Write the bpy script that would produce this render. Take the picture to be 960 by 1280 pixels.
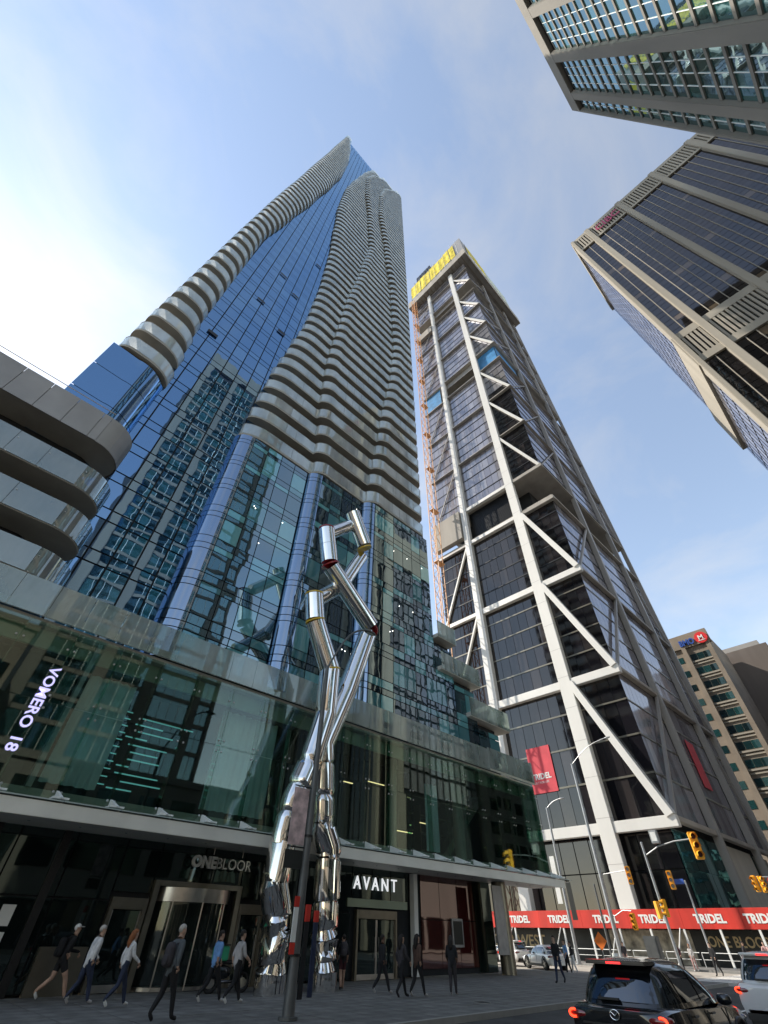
import bpy, bmesh, math, random
from mathutils import Vector, Matrix
R = math.radians
random.seed(7)
S = bpy.context.scene
for o in list(bpy.data.objects): bpy.data.objects.remove(o)
COL = S.collection

# ------------------------------------------------------------------ camera
CF, ZX, ZY, HEAD, CH = 535.0, 12.0, 542.0, R(43.5), 1.7      # focal length and zenith point in 960x1280 pixels, heading from +Y to +X
zen = Vector((ZX, ZY, -CF)).normalized()
fwd = Vector((0, 0, -1)); fh = (fwd - zen * fwd.dot(zen)).normalized(); rt = fh.cross(zen)
WH = Vector((math.sin(HEAD), math.cos(HEAD), 0)); WR = Vector((math.cos(HEAD), -math.sin(HEAD), 0)); WZ = Vector((0, 0, 1))
def cam_to_world(d): return WR * d.dot(rt) + WH * d.dot(fh) + WZ * d.dot(zen)
cam = bpy.data.cameras.new('camera'); cam_o = bpy.data.objects.new('camera', cam); COL.objects.link(cam_o)
cx, cy, cz = (cam_to_world(Vector(a)) for a in ((1, 0, 0), (0, 1, 0), (0, 0, 1)))
M = Matrix((cx, cy, cz)).transposed().to_4x4(); M.translation = Vector((0, 0, CH)); cam_o.matrix_world = M
cam.sensor_fit = 'HORIZONTAL'; cam.sensor_width = 36; cam.lens = CF / 960 * 36; cam.clip_end = 5000; cam.clip_start = 0.1
S.camera = cam_o
def proj(p):
    d = Vector(p) - Vector((0, 0, CH))
    v = rt * d.dot(WR) + fh * d.dot(WH) + zen * d.dot(WZ)
    if v.z > -0.1: return None
    return (480 + CF * v.x / -v.z, 640 - CF * v.y / -v.z)

# ------------------------------------------------------------------ world and sun
SUN_AZ, SUN_EL = R(-24), R(42)                                # azimuth from +Y towards +X
w = bpy.data.worlds.new('World'); S.world = w; w.use_nodes = True
nt = w.node_tree; nt.nodes.clear(); N = nt.nodes.new; L = nt.links.new
out = N('ShaderNodeOutputWorld'); bg = N('ShaderNodeBackground'); L(bg.outputs[0], out.inputs[0])
sky = N('ShaderNodeTexSky'); sky.sky_type = 'NISHITA'; sky.sun_disc = False
sky.sun_elevation = SUN_EL; sky.sun_rotation = SUN_AZ; sky.air_density = 1.25; sky.dust_density = 0.15; sky.ozone_density = 0.0
tc = N('ShaderNodeTexCoord'); mp = N('ShaderNodeMapping'); mp.inputs['Scale'].default_value = (1.0, 1.3, 2.2); mp.inputs['Rotation'].default_value = (0.3, 0.5, 0.9)
L(tc.outputs['Generated'], mp.inputs[0])
nz = N('ShaderNodeTexNoise'); nz.inputs['Scale'].default_value = 2.1; nz.inputs['Detail'].default_value = 9; nz.inputs['Roughness'].default_value = 0.58; nz.inputs['Distortion'].default_value = 0.5
L(mp.outputs[0], nz.inputs[0])
cr = N('ShaderNodeValToRGB'); cr.color_ramp.elements[0].position = 0.42; cr.color_ramp.elements[1].position = 0.82; cr.color_ramp.elements[0].color = (0.17, 0.17, 0.17, 1)
cr.color_ramp.elements[1].color = (0.75, 0.75, 0.75, 1); L(nz.outputs[0], cr.inputs[0])
# thin cloud takes its brightness from the sky behind it, so that it is brightest round the sun
cm = N('ShaderNodeMix'); cm.data_type = 'RGBA'; cm.blend_type = 'MIX'
bw = N('ShaderNodeRGBToBW'); L(sky.outputs[0], bw.inputs[0])
ma = N('ShaderNodeMath'); ma.operation = 'MULTIPLY_ADD'; ma.inputs[1].default_value = 0.95; ma.inputs[2].default_value = 1.3; L(bw.outputs[0], ma.inputs[0])
L(cr.outputs[0], cm.inputs['Factor']); L(sky.outputs[0], cm.inputs['A']); L(ma.outputs[0], cm.inputs['B'])
L(cm.outputs['Result'], bg.inputs[0]); bg.inputs[1].default_value = 0.15
sun = bpy.data.lights.new('sun', 'SUN'); sun.energy = 4.2; sun.angle = R(0.53); sun.color = (1, 0.93, 0.82)
sun_o = bpy.data.objects.new('sun', sun); COL.objects.link(sun_o)
SD = Vector((math.sin(SUN_AZ) * math.cos(SUN_EL), math.cos(SUN_AZ) * math.cos(SUN_EL), math.sin(SUN_EL)))
sun_o.rotation_euler = SD.to_track_quat('Z', 'Y').to_euler(); sun_o.location = SD * 400
S.view_settings.view_transform = 'Standard'; S.view_settings.look = 'None'; S.view_settings.gamma = 1
S.view_settings.use_curve_mapping = False; S.view_settings.exposure = 0.82
S.render.engine = 'CYCLES'; S.cycles.max_bounces = 8; S.cycles.transparent_max_bounces = 12

# ------------------------------------------------------------------ materials
MAT = {}
def rnd_node(nt):
    N = nt.nodes.new; L = nt.links.new
    oi = N('ShaderNodeObjectInfo'); ge = N('ShaderNodeNewGeometry'); a = N('ShaderNodeMath'); a.operation = 'ADD'
    L(oi.outputs['Random'], a.inputs[0]); L(ge.outputs['Random Per Island'], a.inputs[1])
    f = N('ShaderNodeMath'); f.operation = 'FRACT'; L(a.outputs[0], f.inputs[0]); return f.outputs[0]
def ramp(nt, src, cols, const=False):
    c = nt.nodes.new('ShaderNodeValToRGB'); e = c.color_ramp.elements
    if const: c.color_ramp.interpolation = 'CONSTANT'
    e[0].position = cols[0][0]; e[0].color = (*cols[0][1], 1); e[1].position = cols[-1][0]; e[1].color = (*cols[-1][1], 1)
    for p, q in cols[1:-1]: x = e.new(p); x.color = (*q, 1)
    nt.links.new(src, c.inputs[0]); return c.outputs[0]
def new_mat(name):
    m = bpy.data.materials.new(name); m.use_nodes = True; MAT[name] = m; return m, m.node_tree, m.node_tree.nodes['Principled BSDF']
def plain(name, col, rough=0.6, metal=0.0, var=0.12, scale=3.0, bump=0.0, spec=0.5, streak=False, coat=0.0):
    """solid colour with fine grain, blotches and optional vertical weather streaks"""
    m, nt, b = new_mat(name); N = nt.nodes.new; L = nt.links.new
    t = N('ShaderNodeTexCoord'); mp = N('ShaderNodeMapping'); L(t.outputs['Object'], mp.inputs[0])
    if streak: mp.inputs['Scale'].default_value = (1, 1, 0.12)
    n = N('ShaderNodeTexNoise'); n.inputs['Scale'].default_value = scale; n.inputs['Detail'].default_value = 7; L(mp.outputs[0], n.inputs[0])
    lo = tuple(c * (1 - var) for c in col); hi = tuple(min(1, c * (1 + var)) for c in col)
    c = ramp(nt, n.outputs[0], [(0.3, lo), (0.7, hi)])
    r = rnd_node(nt); mx = N('ShaderNodeMix'); mx.data_type = 'RGBA'; mx.blend_type = 'MULTIPLY'; mx.inputs['Factor'].default_value = 1
    g = ramp(nt, r, [(0, (1 - var * .5,) * 3), (1, (1,) * 3)])
    L(c, mx.inputs['A']); L(g, mx.inputs['B']); L(mx.outputs['Result'], b.inputs['Base Color'])
    b.inputs['Roughness'].default_value = rough; b.inputs['Metallic'].default_value = metal; b.inputs['Specular IOR Level'].default_value = spec
    b.inputs['Coat Weight'].default_value = coat
    if bump:
        n2 = N('ShaderNodeTexNoise'); n2.inputs['Scale'].default_value = scale * 12; n2.inputs['Detail'].default_value = 4; L(t.outputs['Object'], n2.inputs[0])
        bp = N('ShaderNodeBump'); bp.inputs['Strength'].default_value = bump; bp.inputs['Distance'].default_value = 0.02; L(n2.outputs[0], bp.inputs['Height']); L(bp.outputs[0], b.inputs['Normal'])
    return m
def facade_glass(name, body, tint, refl=0.35, rough=0.015, wave=0.004):
    """coated curtain-wall glass: the room or blind behind (body colours picked pane by pane) under a tinted mirror"""
    m, nt, b = new_mat(name); nt.nodes.remove(b); N = nt.nodes.new; L = nt.links.new
    o = nt.nodes['Material Output']; d = N('ShaderNodeBsdfDiffuse'); g = N('ShaderNodeBsdfAnisotropic'); mx = N('ShaderNodeMixShader')
    L(ramp(nt, rnd_node(nt), body, True), d.inputs[0]); g.inputs['Color'].default_value = (*tint, 1); g.inputs['Roughness'].default_value = rough
    lw = N('ShaderNodeLayerWeight'); lw.inputs['Blend'].default_value = 0.28
    mr = N('ShaderNodeMapRange'); mr.inputs['To Min'].default_value = refl; mr.inputs['To Max'].default_value = 1.0; L(lw.outputs['Fresnel'], mr.inputs[0])
    t = N('ShaderNodeTexCoord'); ns = N('ShaderNodeTexNoise'); ns.inputs['Scale'].default_value = 0.8; ns.inputs['Detail'].default_value = 1
    gm = N('ShaderNodeNewGeometry'); L(gm.outputs['Position'], ns.inputs[0])
    bp = N('ShaderNodeBump'); bp.inputs['Strength'].default_value = 1; bp.inputs['Distance'].default_value = wave; L(ns.outputs[0], bp.inputs['Height']); L(bp.outputs[0], g.inputs['Normal'])
    L(mr.outputs[0], mx.inputs[0]); L(d.outputs[0], mx.inputs[1]); L(g.outputs[0], mx.inputs[2]); L(mx.outputs[0], o.inputs[0]); return m
def clear_glass(name, tint, refl=0.1, frost=None):
    m, nt, b = new_mat(name); nt.nodes.remove(b); N = nt.nodes.new; L = nt.links.new; o = nt.nodes['Material Output']
    tr = N('ShaderNodeBsdfTransparent'); tr.inputs[0].default_value = (*tint, 1); g = N('ShaderNodeBsdfAnisotropic'); g.inputs['Roughness'].default_value = 0.02
    g.inputs['Color'].default_value = (0.84, 0.95, 0.91, 1)
    lw = N('ShaderNodeLayerWeight'); lw.inputs['Blend'].default_value = 0.2; mr = N('ShaderNodeMapRange'); mr.inputs['To Min'].default_value = refl; mr.inputs['To Max'].default_value = 0.75; L(lw.outputs['Fresnel'], mr.inputs[0])
    src = tr.outputs[0]
    if frost:
        col, amt = frost; df = N('ShaderNodeBsdfDiffuse'); df.inputs[0].default_value = (*col, 1); tl = N('ShaderNodeBsdfTranslucent'); tl.inputs[0].default_value = (*col, 1)
        m1 = N('ShaderNodeMixShader'); m1.inputs[0].default_value = 0.45; L(df.outputs[0], m1.inputs[1]); L(tl.outputs[0], m1.inputs[2])
        m2 = N('ShaderNodeMixShader'); gp = N('ShaderNodeNewGeometry'); mpp = N('ShaderNodeMapping'); mpp.inputs['Scale'].default_value = (1, 1, .35); L(gp.outputs['Position'], mpp.inputs[0])
        fz = N('ShaderNodeTexNoise'); fz.inputs['Scale'].default_value = .55; fz.inputs['Detail'].default_value = 5; L(mpp.outputs[0], fz.inputs[0]); fr_ = N('ShaderNodeMapRange'); fr_.inputs['From Min'].default_value = .32; fr_.inputs['From Max'].default_value = .68
        fr_.inputs['To Min'].default_value = amt - .30; fr_.inputs['To Max'].default_value = min(1, amt + .18); L(fz.outputs[0], fr_.inputs[0]); L(fr_.outputs[0], m2.inputs[0]); L(src, m2.inputs[1]); L(m1.outputs[0], m2.inputs[2]); src = m2.outputs[0]
    mx = N('ShaderNodeMixShader'); L(mr.outputs[0], mx.inputs[0]); L(src, mx.inputs[1]); L(g.outputs[0], mx.inputs[2]); L(mx.outputs[0], o.inputs[0]); return m
def glow(name, col, strength):
    m, nt, b = new_mat(name); b.inputs['Base Color'].default_value = (*col, 1); b.inputs['Emission Color'].default_value = (*col, 1); b.inputs['Emission Strength'].default_value = strength
    b.inputs['Roughness'].default_value = 0.3; return m

facade_glass('tower_glass', [(0, (.006, .02, .06)), (.5, (.01, .03, .08)), (.8, (.02, .05, .1)), (.94, (.05, .09, .14))], (.42, .68, 1.0), 0.45)
facade_glass('teal_glass', [(0, (.008, .02, .03)), (.4, (.02, .05, .06)), (.55, (.06, .19, .21)), (.75, (.13, .36, .38)), (.93, (.015, .03, .035))], (.58, .76, .86), 0.34)
facade_glass('round_glass', [(0, (.01, .03, .06)), (1, (.02, .05, .09))], (.58, .72, .92), 0.45, 0.05)
facade_glass('black_glass', [(0, (.006, .006, .008)), (.5, (.012, .011, .014)), (.8, (.02, .018, .02)), (.93, (.035, .03, .03))], (.72, .68, .64), 0.08, 0.05)
facade_glass('grey_glass', [(0, (.16, .15, .165)), (.3, (.20, .19, .205)), (.6, (.24, .23, .245)), (.85, (.28, .27, .285))], (.85, .85, .92), 0.16, 0.08)
facade_glass('office_glass', [(0, (.010, .009, .009)), (.5, (.016, .014, .014)), (.8, (.026, .022, .02)), (.96, (.12, .09, .06))], (.60, .57, .58), 0.13, 0.03)
facade_glass('green_glass', [(0, (.008, .02, .022)), (.4, (.012, .04, .042)), (.7, (.02, .08, .08)), (.9, (.05, .12, .12))], (.62, .85, .88), 0.4, 0.02)
facade_glass('store_glass', [(0, (.006, .009, .009)), (.6, (.01, .016, .015)), (.9, (.016, .022, .02))], (.7, .85, .8), 0.07, 0.02, 0.003)
facade_glass('red_glass', [(0, (.05, .008, .008)), (1, (.08, .012, .01))], (.8, .7, .7), 0.10, 0.03, 0.003)
facade_glass('car_glass', [(0, (.004, .005, .006)), (1, (.01, .011, .012))], (.85, .92, 1), 0.10, 0.02, 0.0)
clear_glass('shop_glass', (.68, .78, .74), 0.06)
clear_glass('edge_glass', (.45, .72, .62), 0.10)
clear_glass('wing_glass', (.6, .64, .62), 0.18, ((.44, .44, .42), 0.66))
clear_glass('frosted_glass', (.7, .75, .72), 0.10, ((.70, .73, .70), 0.42))
clear_glass('rail_glass', (.6, .66, .66), 0.24, ((.78, .81, .815), 0.78))
plain('soffit', (.34, .315, .27), 0.8, scale=.8)
plain('slab_concrete', (.52, .49, .43), 0.8, scale=.6, streak=True)
plain('metal_panel', (.30, .28, .26), 0.45, 0.3, scale=.5)
plain('mullion', (.02, .022, .025), 0.4, 0.4)
plain('core', (.015, .017, .02), 0.9)
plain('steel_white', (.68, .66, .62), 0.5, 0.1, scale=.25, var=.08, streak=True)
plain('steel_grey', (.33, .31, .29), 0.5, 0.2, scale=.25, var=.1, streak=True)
plain('concrete', (.36, .33, .29), 0.85, scale=.35, bump=.25, streak=True, var=.18)
plain('beige_stone', (.34, .305, .25), 0.85, scale=.3, bump=.2, streak=True, var=.14)
plain('bay_concrete', (.19, .175, .15), 0.85, scale=.3, bump=.25, streak=True, var=.16)
plain('brown_stone', (.25, .205, .16), 0.9, scale=.4, bump=.25, var=.16)
plain('brown_dark', (.15, .125, .11), 0.9, scale=.3, bump=.25, var=.2, streak=True)
plain('canopy_paint', (.76, .75, .68), 0.45, 0.1, scale=.5)
plain('canopy_glass', (.42, .50, .48), 0.15, 0.0, scale=.5)
plain('white_paint', (.78, .78, .75), 0.45, scale=1)
plain('brushed_steel', (.55, .53, .5), 0.28, 0.9, scale=2, var=.2)
plain('bronze', (.22, .20, .16), 0.35, 0.8, scale=2)
plain('dark_metal', (.03, .03, .032), 0.4, 0.5)
plain('interior_dark', (.022, .026, .026), 0.8)
plain('interior_green', (.40, .46, .34), 0.7, scale=.4)
plain('curtain', (.70, .84, .90), 0.9, scale=.5)
plain('yellow_net', (.74, .58, .04), 0.8, scale=.9, var=.4)
plain('green_net', (.55, .60, .52), 0.7, scale=.4, var=.2)
plain('orange_paint', (.70, .36, .16), 0.5, scale=2)
plain('yellow_paint', (.80, .38, .02), 0.4, scale=2)
plain('red_paint', (.60, .035, .02), 0.55, scale=.9, var=.22, streak=True)
plain('red_banner', (.62, .06, .08), 0.7, scale=.8)
plain('blue_sheet', (.05, .22, .45), 0.5, scale=.6, var=.3)
plain('galvanised', (.36, .37, .38), 0.45, 0.6, scale=3)
plain('pole_grey', (.12, .125, .125), 0.5, 0.4, scale=4)
plain('asphalt', (.06, .06, .06), 0.9, scale=.7, var=.42, bump=.6)
plain('crossing_concrete', (.33, .30, .26), 0.9, scale=.8, var=.2, bump=.3)
plain('paver', (.17, .168, .16), 0.85, scale=2.4, var=.38, bump=.5)
plain('joint', (.05, .05, .048), 0.95)
plain('kerb', (.30, .29, .27), 0.85, scale=2, bump=.3)
plain('line_paint', (.72, .71, .68), 0.7, scale=6, var=.2)
plain('gold_letter', (.55, .42, .22), 0.5)
plain('black_board', (.02, .022, .02), 0.5)
plain('mural', (.40, .36, .28), 0.7, scale=1.4, var=.7)
plain('car_black', (.010, .012, .015), 0.18, 0.3, coat=1.0, var=.05)
plain('car_white', (.75, .75, .74), 0.25, 0.0, coat=1.0, var=.03)
plain('car_grey', (.10, .11, .13), 0.25, 0.4, coat=1.0, var=.05)
plain('tyre', (.012, .012, .012), 0.85)
plain('chrome', (.85, .84, .82), 0.05, 1.0, var=.05, scale=1)
plain('poster', (.66, .50, .50), 0.6, scale=3, var=.5)
plain('post_blue', (.02, .03, .07), 0.4)
plain('blue_sign', (.05, .12, .45), 0.4)
plain('magenta_sign', (.45, .03, .10), 0.4)
plain('bmo_blue', (.03, .09, .38), 0.4); plain('bmo_red', (.72, .03, .03), 0.4)
plain('plant_green', (.03, .30, .16), 0.5)
plain('orange_sign', (.85, .20, .03), 0.5)
for k, c in dict(skin=(.46, .29, .21), skin_dark=(.16, .09, .06), hair_dark=(.015, .011, .009), hair_red=(.28, .10, .035), hair_grey=(.42, .39, .35), cloth_white=(.72, .71, .70), cloth_black=(.012, .012, .014),
                 cloth_denim=(.025, .035, .07), cloth_grey=(.10, .115, .125), cloth_blue=(.16, .33, .62), cloth_wine=(.06, .012, .018), cloth_brown=(.09, .05, .035), shoe_white=(.68, .68, .66), cloth_charcoal=(.045, .04, .045), cloth_pale=(.45, .43, .42), cloth_pink=(.5, .3, .28)).items():
    plain(k, c, 0.85, scale=5, var=.28, bump=.9 if 'cloth' in k else 0)
glow('tail_red', (1, .03, .03), 1.2); glow('tail_amber', (1, .06, .02), 1.5); plain('tail_dark', (.18, .006, .008), 0.12, coat=1)
glow('led_lilac', (.60, .56, .95), 0.55); glow('led_teal', (.2, .6, .62), 0.35); glow('led_warm', (1, .72, .36), 1.3); glow('lamp_white', (1, .95, .85), 4); glow('sign_white', (.9, .92, .95), 0.45); glow('lens_red', (1, .04, .02), 4)
plain('lens_dark', (.05, .012, .01), 0.25, coat=.6)
# the tube sculpture's mirror steel
m, nt_, b = new_mat('mirror_steel'); b.inputs['Base Color'].default_value = (.84, .82, .79, 1); b.inputs['Metallic'].default_value = 1
n_ = nt_.nodes.new('ShaderNodeTexNoise'); n_.inputs['Scale'].default_value = 1.6; n_.inputs['Detail'].default_value = 6; r_ = nt_.nodes.new('ShaderNodeMapRange'); r_.inputs['From Min'].default_value = .4; r_.inputs['From Max'].default_value = .75; r_.inputs['To Min'].default_value = .03; r_.inputs['To Max'].default_value = .17
nt_.links.new(n_.outputs[0], r_.inputs[0]); nt_.links.new(r_.outputs[0], b.inputs['Roughness'])
n2_ = nt_.nodes.new('ShaderNodeTexNoise'); n2_.inputs['Scale'].default_value = 1.1; bp_ = nt_.nodes.new('ShaderNodeBump'); bp_.inputs['Distance'].default_value = .025; nt_.links.new(n2_.outputs[0], bp_.inputs['Height']); nt_.links.new(bp_.outputs[0], b.inputs['Normal'])

# ------------------------------------------------------------------ mesh helpers
def wloc(o):
    v = Vector((0, 0, 0))
    while o is not None: v += o.location; o = o.parent
    return v
class MB:
    def __init__(s): s.v = []; s.f = []; s.m = []; s.mi = 0
    def add(s, vs, fs):
        n = len(s.v); s.v += [Vector(p) for p in vs]; s.f += [tuple(i + n for i in f) for f in fs]; s.m += [s.mi] * len(fs); return s
    def box(s, x0, y0, z0, x1, y1, z1):
        x0, x1 = min(x0, x1), max(x0, x1); y0, y1 = min(y0, y1), max(y0, y1); z0, z1 = min(z0, z1), max(z0, z1)
        return s.add([(x, y, z) for z in (z0, z1) for y in (y0, y1) for x in (x0, x1)], [(0, 2, 3, 1), (4, 5, 7, 6), (0, 1, 5, 4), (2, 6, 7, 3), (0, 4, 6, 2), (1, 3, 7, 5)])
    def mbox(s, mat):
        vs = [mat @ Vector((x, y, z)) for z in (-.5, .5) for y in (-.5, .5) for x in (-.5, .5)]
        return s.add(vs, [(0, 2, 3, 1), (4, 5, 7, 6), (0, 1, 5, 4), (2, 6, 7, 3), (0, 4, 6, 2), (1, 3, 7, 5)])
    def beam(s, a, b, wd, ht, up=(0, 0, 1)):
        a = Vector(a); b = Vector(b); d = (b - a); l = d.length; d.normalize(); u = Vector(up)
        if abs(d.dot(u)) > .98: u = Vector((1, 0, 0))
        sx = d.cross(u).normalized(); sz = sx.cross(d)
        m = Matrix((sx * wd, d * l, sz * ht)).transposed().to_4x4(); m.translation = (a + b) / 2
        return s.mbox(m)
    def prism(s, poly, z0, z1):
        n = len(poly); return s.add([(x, y, z0) for x, y in poly] + [(x, y, z1) for x, y in poly], [tuple(range(n))[::-1], tuple(range(n, 2 * n))] + [(i, (i + 1) % n, n + (i + 1) % n, n + i) for i in range(n)])
    def strip(s, poly, z0, z1, th=0.0):
        n = len(poly); fs = [(i, i + 1, n + i + 1, n + i) for i in range(n - 1)]
        return s.add([(x, y, z0) for x, y in poly] + [(x, y, z1) for x, y in poly], fs)
    def tube(s, path, rad, seg=10, cap=True, wob=None):
        path = [Vector(p) for p in path]; n = len(path)
        if not hasattr(rad, '__len__'): rad = [rad] * n
        vs = []; up = None
        for i, p in enumerate(path):
            d = (path[min(i + 1, n - 1)] - path[max(i - 1, 0)]).normalized()
            if up is None: up = Vector((0, 0, 1)) if abs(d.z) < .9 else Vector((1, 0, 0))
            a = d.cross(up).normalized(); up = a.cross(d)
            for k in range(seg):
                t = 2 * math.pi * k / seg; q = rad[i] * (wob(i, k) if wob else 1)
                vs.append(p + (a * math.cos(t) + up * math.sin(t)) * q)
        fs = [(i * seg + k, i * seg + (k + 1) % seg, (i + 1) * seg + (k + 1) % seg, (i + 1) * seg + k) for i in range(n - 1) for k in range(seg)]
        if cap: fs += [tuple(range(seg))[::-1], tuple(range((n - 1) * seg, n * seg))]
        return s.add(vs, fs)
    def cyl(s, a, b, r, seg=14, r2=None): return s.tube([a, b], [r, r if r2 is None else r2], seg)
    def ball(s, c, rx, ry, rz, nu=12, nv=8, p=1.0):
        vs = []; f = lambda t: math.copysign(abs(t) ** p, t)
        for j in range(nv + 1):
            a = -math.pi / 2 + math.pi * j / nv
            for i in range(nu):
                b = 2 * math.pi * i / nu
                vs.append((c[0] + rx * f(math.cos(a)) * f(math.cos(b)), c[1] + ry * f(math.cos(a)) * f(math.sin(b)), c[2] + rz * f(math.sin(a))))
        return s.add(vs, [(j * nu + i, j * nu + (i + 1) % nu, (j + 1) * nu + (i + 1) % nu, (j + 1) * nu + i) for j in range(nv) for i in range(nu)])
    def build(s, name, mats, parent=None, smooth=False, local=False, kind=None, bevel=0):
        me = bpy.data.meshes.new(name); off = Vector((0, 0, 0)) if local else wloc(parent)
        me.from_pydata([v - off for v in s.v], [], s.f)
        mats = mats if isinstance(mats, (list, tuple)) else [mats]
        for m in mats: me.materials.append(MAT[m])
        me.polygons.foreach_set('material_index', s.m)
        me.validate(); me.update()
        bm = bmesh.new(); bm.from_mesh(me)
        if smooth: bmesh.ops.remove_doubles(bm, verts=bm.verts, dist=1e-4)
        bmesh.ops.recalc_face_normals(bm, faces=bm.faces)
        if bevel: bmesh.ops.bevel(bm, geom=[e for e in bm.edges if e.is_manifold and e.calc_face_angle(0) > .6], offset=bevel, segments=2, affect='EDGES', clamp_overlap=True)
        bm.to_mesh(me); bm.free()
        if smooth:
            me.polygons.foreach_set('use_smooth', [True] * len(me.polygons))
            if smooth != 'all': me.set_sharp_from_angle(angle=R(40))
        o = bpy.data.objects.new(name, me); COL.objects.link(o); o.parent = parent
        if kind: o['kind'] = kind
        return o
def thing(name, loc, label, cat, group=None, rz=0):
    o = bpy.data.objects.new(name, None); COL.objects.link(o); o.location = loc; o.rotation_euler.z = rz; o.empty_display_size = 0.2
    o['label'] = label; o['category'] = cat
    if group: o['group'] = group
    return o
def tag(o, label, cat, group=None):
    o['label'] = label; o['category'] = cat
    if group: o['group'] = group
    return o
def struct(o): o['kind'] = 'structure'; return o
UNIT = {}
def unit(name, mat):
    if (name, mat) not in UNIT:
        me = bpy.data.meshes.new(name); b = MB().box(-.5, -.5, -.5, .5, .5, .5); me.from_pydata(b.v, [], b.f); me.materials.append(MAT[mat]); me.update(); UNIT[name, mat] = me
    return UNIT[name, mat]
CAMP = Vector((0, 0, CH))
class Pieces:
    """alike pieces of one thing: the ones that show largest become objects sharing one mesh, the rest one joined part"""
    def __init__(s, name, mat, parent, limit=300, rest=True): s.name = name; s.mat = mat; s.par = parent; s.l = []; s.limit = limit; s.rest = rest
    def put(s, c, size, rz=0.0, tilt=0.004, n=None, rot=None):
        e = lambda: random.gauss(0, tilt) if tilt else 0.0
        q = (rot.copy() if rot else Matrix.Rotation(rz, 4, 'Z')) @ Matrix.Rotation(e(), 4, 'X') @ Matrix.Rotation(e(), 4, 'Z')
        c = Vector(c); d = c - CAMP; nn = Vector(n) if n else (q.to_3x3() @ Vector((0, -1, 0)))
        a = sorted(size)[1] * sorted(size)[2]; sc = a * abs(nn.dot(d.normalized())) / d.length_squared
        p = proj(c)
        if p is None or not (-40 < p[0] < 1000 and -40 < p[1] < 1320): sc = -1
        s.l.append((sc, c, size, q))
    def wall(s, p0, ux, length, nu, zs, gap=.05, th=.05, tilt=.004, skip=None, off=0.0):
        """panes on a vertical wall that starts at p0 and runs along ux; zs = list of (z0, z1)"""
        u = Vector((ux[0], ux[1], 0)).normalized(); rz = math.atan2(u.y, u.x); nrm = Vector((u.y, -u.x, 0)); wd = length / nu
        for i in range(nu):
            for z0, z1 in zs:
                c = Vector((p0[0], p0[1], 0)) + u * (wd * (i + .5)) + nrm * off; c.z = (z0 + z1) / 2
                if skip and skip(c): continue
                s.put(c, (wd - gap, th, z1 - z0 - gap), rz, tilt)
    def done(s):
        s.l.sort(key=lambda t: -t[0]); off = wloc(s.par); me = unit(s.name, s.mat); k = 0; mb = MB()
        for sc, c, size, q in s.l:
            if sc > 0 and k < s.limit:
                o = bpy.data.objects.new(s.name, me); COL.objects.link(o); o.parent = s.par; o.location = c - off; o.rotation_euler = q.to_euler(); o.scale = size; k += 1
            elif s.rest: mb.mbox(Matrix.Translation(c) @ q @ Matrix.Diagonal((*size, 1)))
        if mb.v: mb.build('further_' + s.name + 's', s.mat, s.par, kind='stuff')
def text(name, body, size, loc, rot, mat, parent=None, extrude=.03, align='LEFT', bold=0.0, sx=1.0, space=1.0):
    cu = bpy.data.curves.new('tmp', 'FONT'); cu.body = body; cu.size = size; cu.extrude = extrude; cu.align_x = align; cu.offset = bold; cu.resolution_u = 3; cu.space_character = space
    o = bpy.data.objects.new('tmp', cu); COL.objects.link(o); bpy.context.view_layer.update()
    me = bpy.data.meshes.new_from_object(o.evaluated_get(bpy.context.evaluated_depsgraph_get())); bpy.data.objects.remove(o)
    me.materials.clear(); me.materials.append(MAT[mat]); me.name = name
    t = bpy.data.objects.new(name, me); COL.objects.link(t); t.parent = parent; t.location = Vector(loc) - wloc(parent); t.rotation_euler = rot; t.scale = (sx, 1, 1); return t
FACE_N = (R(90), 0, 0)              # reads along +X, faces -Y
FACE_E = (R(90), 0, R(-90))         # reads along -Y, faces -X
def table(z, tab):
    if z <= tab[0][0]: return tab[0][1]
    for (a, va), (b, vb) in zip(tab, tab[1:]):
        if z <= b:
            t = (z - a) / (b - a); t = t * t * (3 - 2 * t) * .5 + t * .5; return va + (vb - va) * t
    return tab[-1][1]
#@@SPLIT
# ------------------------------------------------------------------ ground, roads, pavements
g = MB(); g.box(-1500, -1500, -1.0, 1500, 1500, -0.14); struct(g.build('road', 'asphalt'))
def pavement(name, x0, y0, x1, y1, sx=1.5, sy=1.5, slabs=True):
    b = MB(); b.box(x0, y0, -0.135, x1, y1, -0.02); p = struct(b.build(name, 'joint'))
    k = MB(); k.box(x0 - .15, y0 - .15, -0.137, x1 + .15, y0 - .003, 0.004); k.box(x0 - .15, y1 + .003, -0.137, x1 + .15, y1 + .15, 0.004)
    k.box(x0 - .15, y0 - .003, -0.137, x0 - .003, y1 + .003, 0.004); k.box(x1 + .003, y0 - .003, -0.137, x1 + .15, y1 + .003, 0.004); k.build('kerbstone', 'kerb', p)
    P = Pieces('paving_slab', 'paver', p)
    nx = max(1, round((x1 - x0) / sx)); ny = max(1, round((y1 - y0) / sy)); ax = (x1 - x0) / nx; ay = (y1 - y0) / ny
    for i in range(nx):
        for j in range(ny):
            c = (x0 + ax * (i + .5), y0 + ay * (j + .5), -0.035 + random.uniform(-.004, .004))
            P.put(c, (ax - .018, ay - .018, .06), 0, .0012, n=(0, 0, 1))
    P.done(); return p
pavement('sidewalk_south', -24, 12.6, 40.2, 26.0)
pavement('sidewalk_west', 56.6, 11.5, 120, 60.0, 3.2, 3.2)
pavement('sidewalk_north', -30, -9, 33.5, 2.2, 2.0, 2.0)
mk = MB()
for i in range(8): mk.box(43.4, 3.2 + i * 1.15, -0.136, 46.2, 3.75 + i * 1.15, -0.133)
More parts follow.
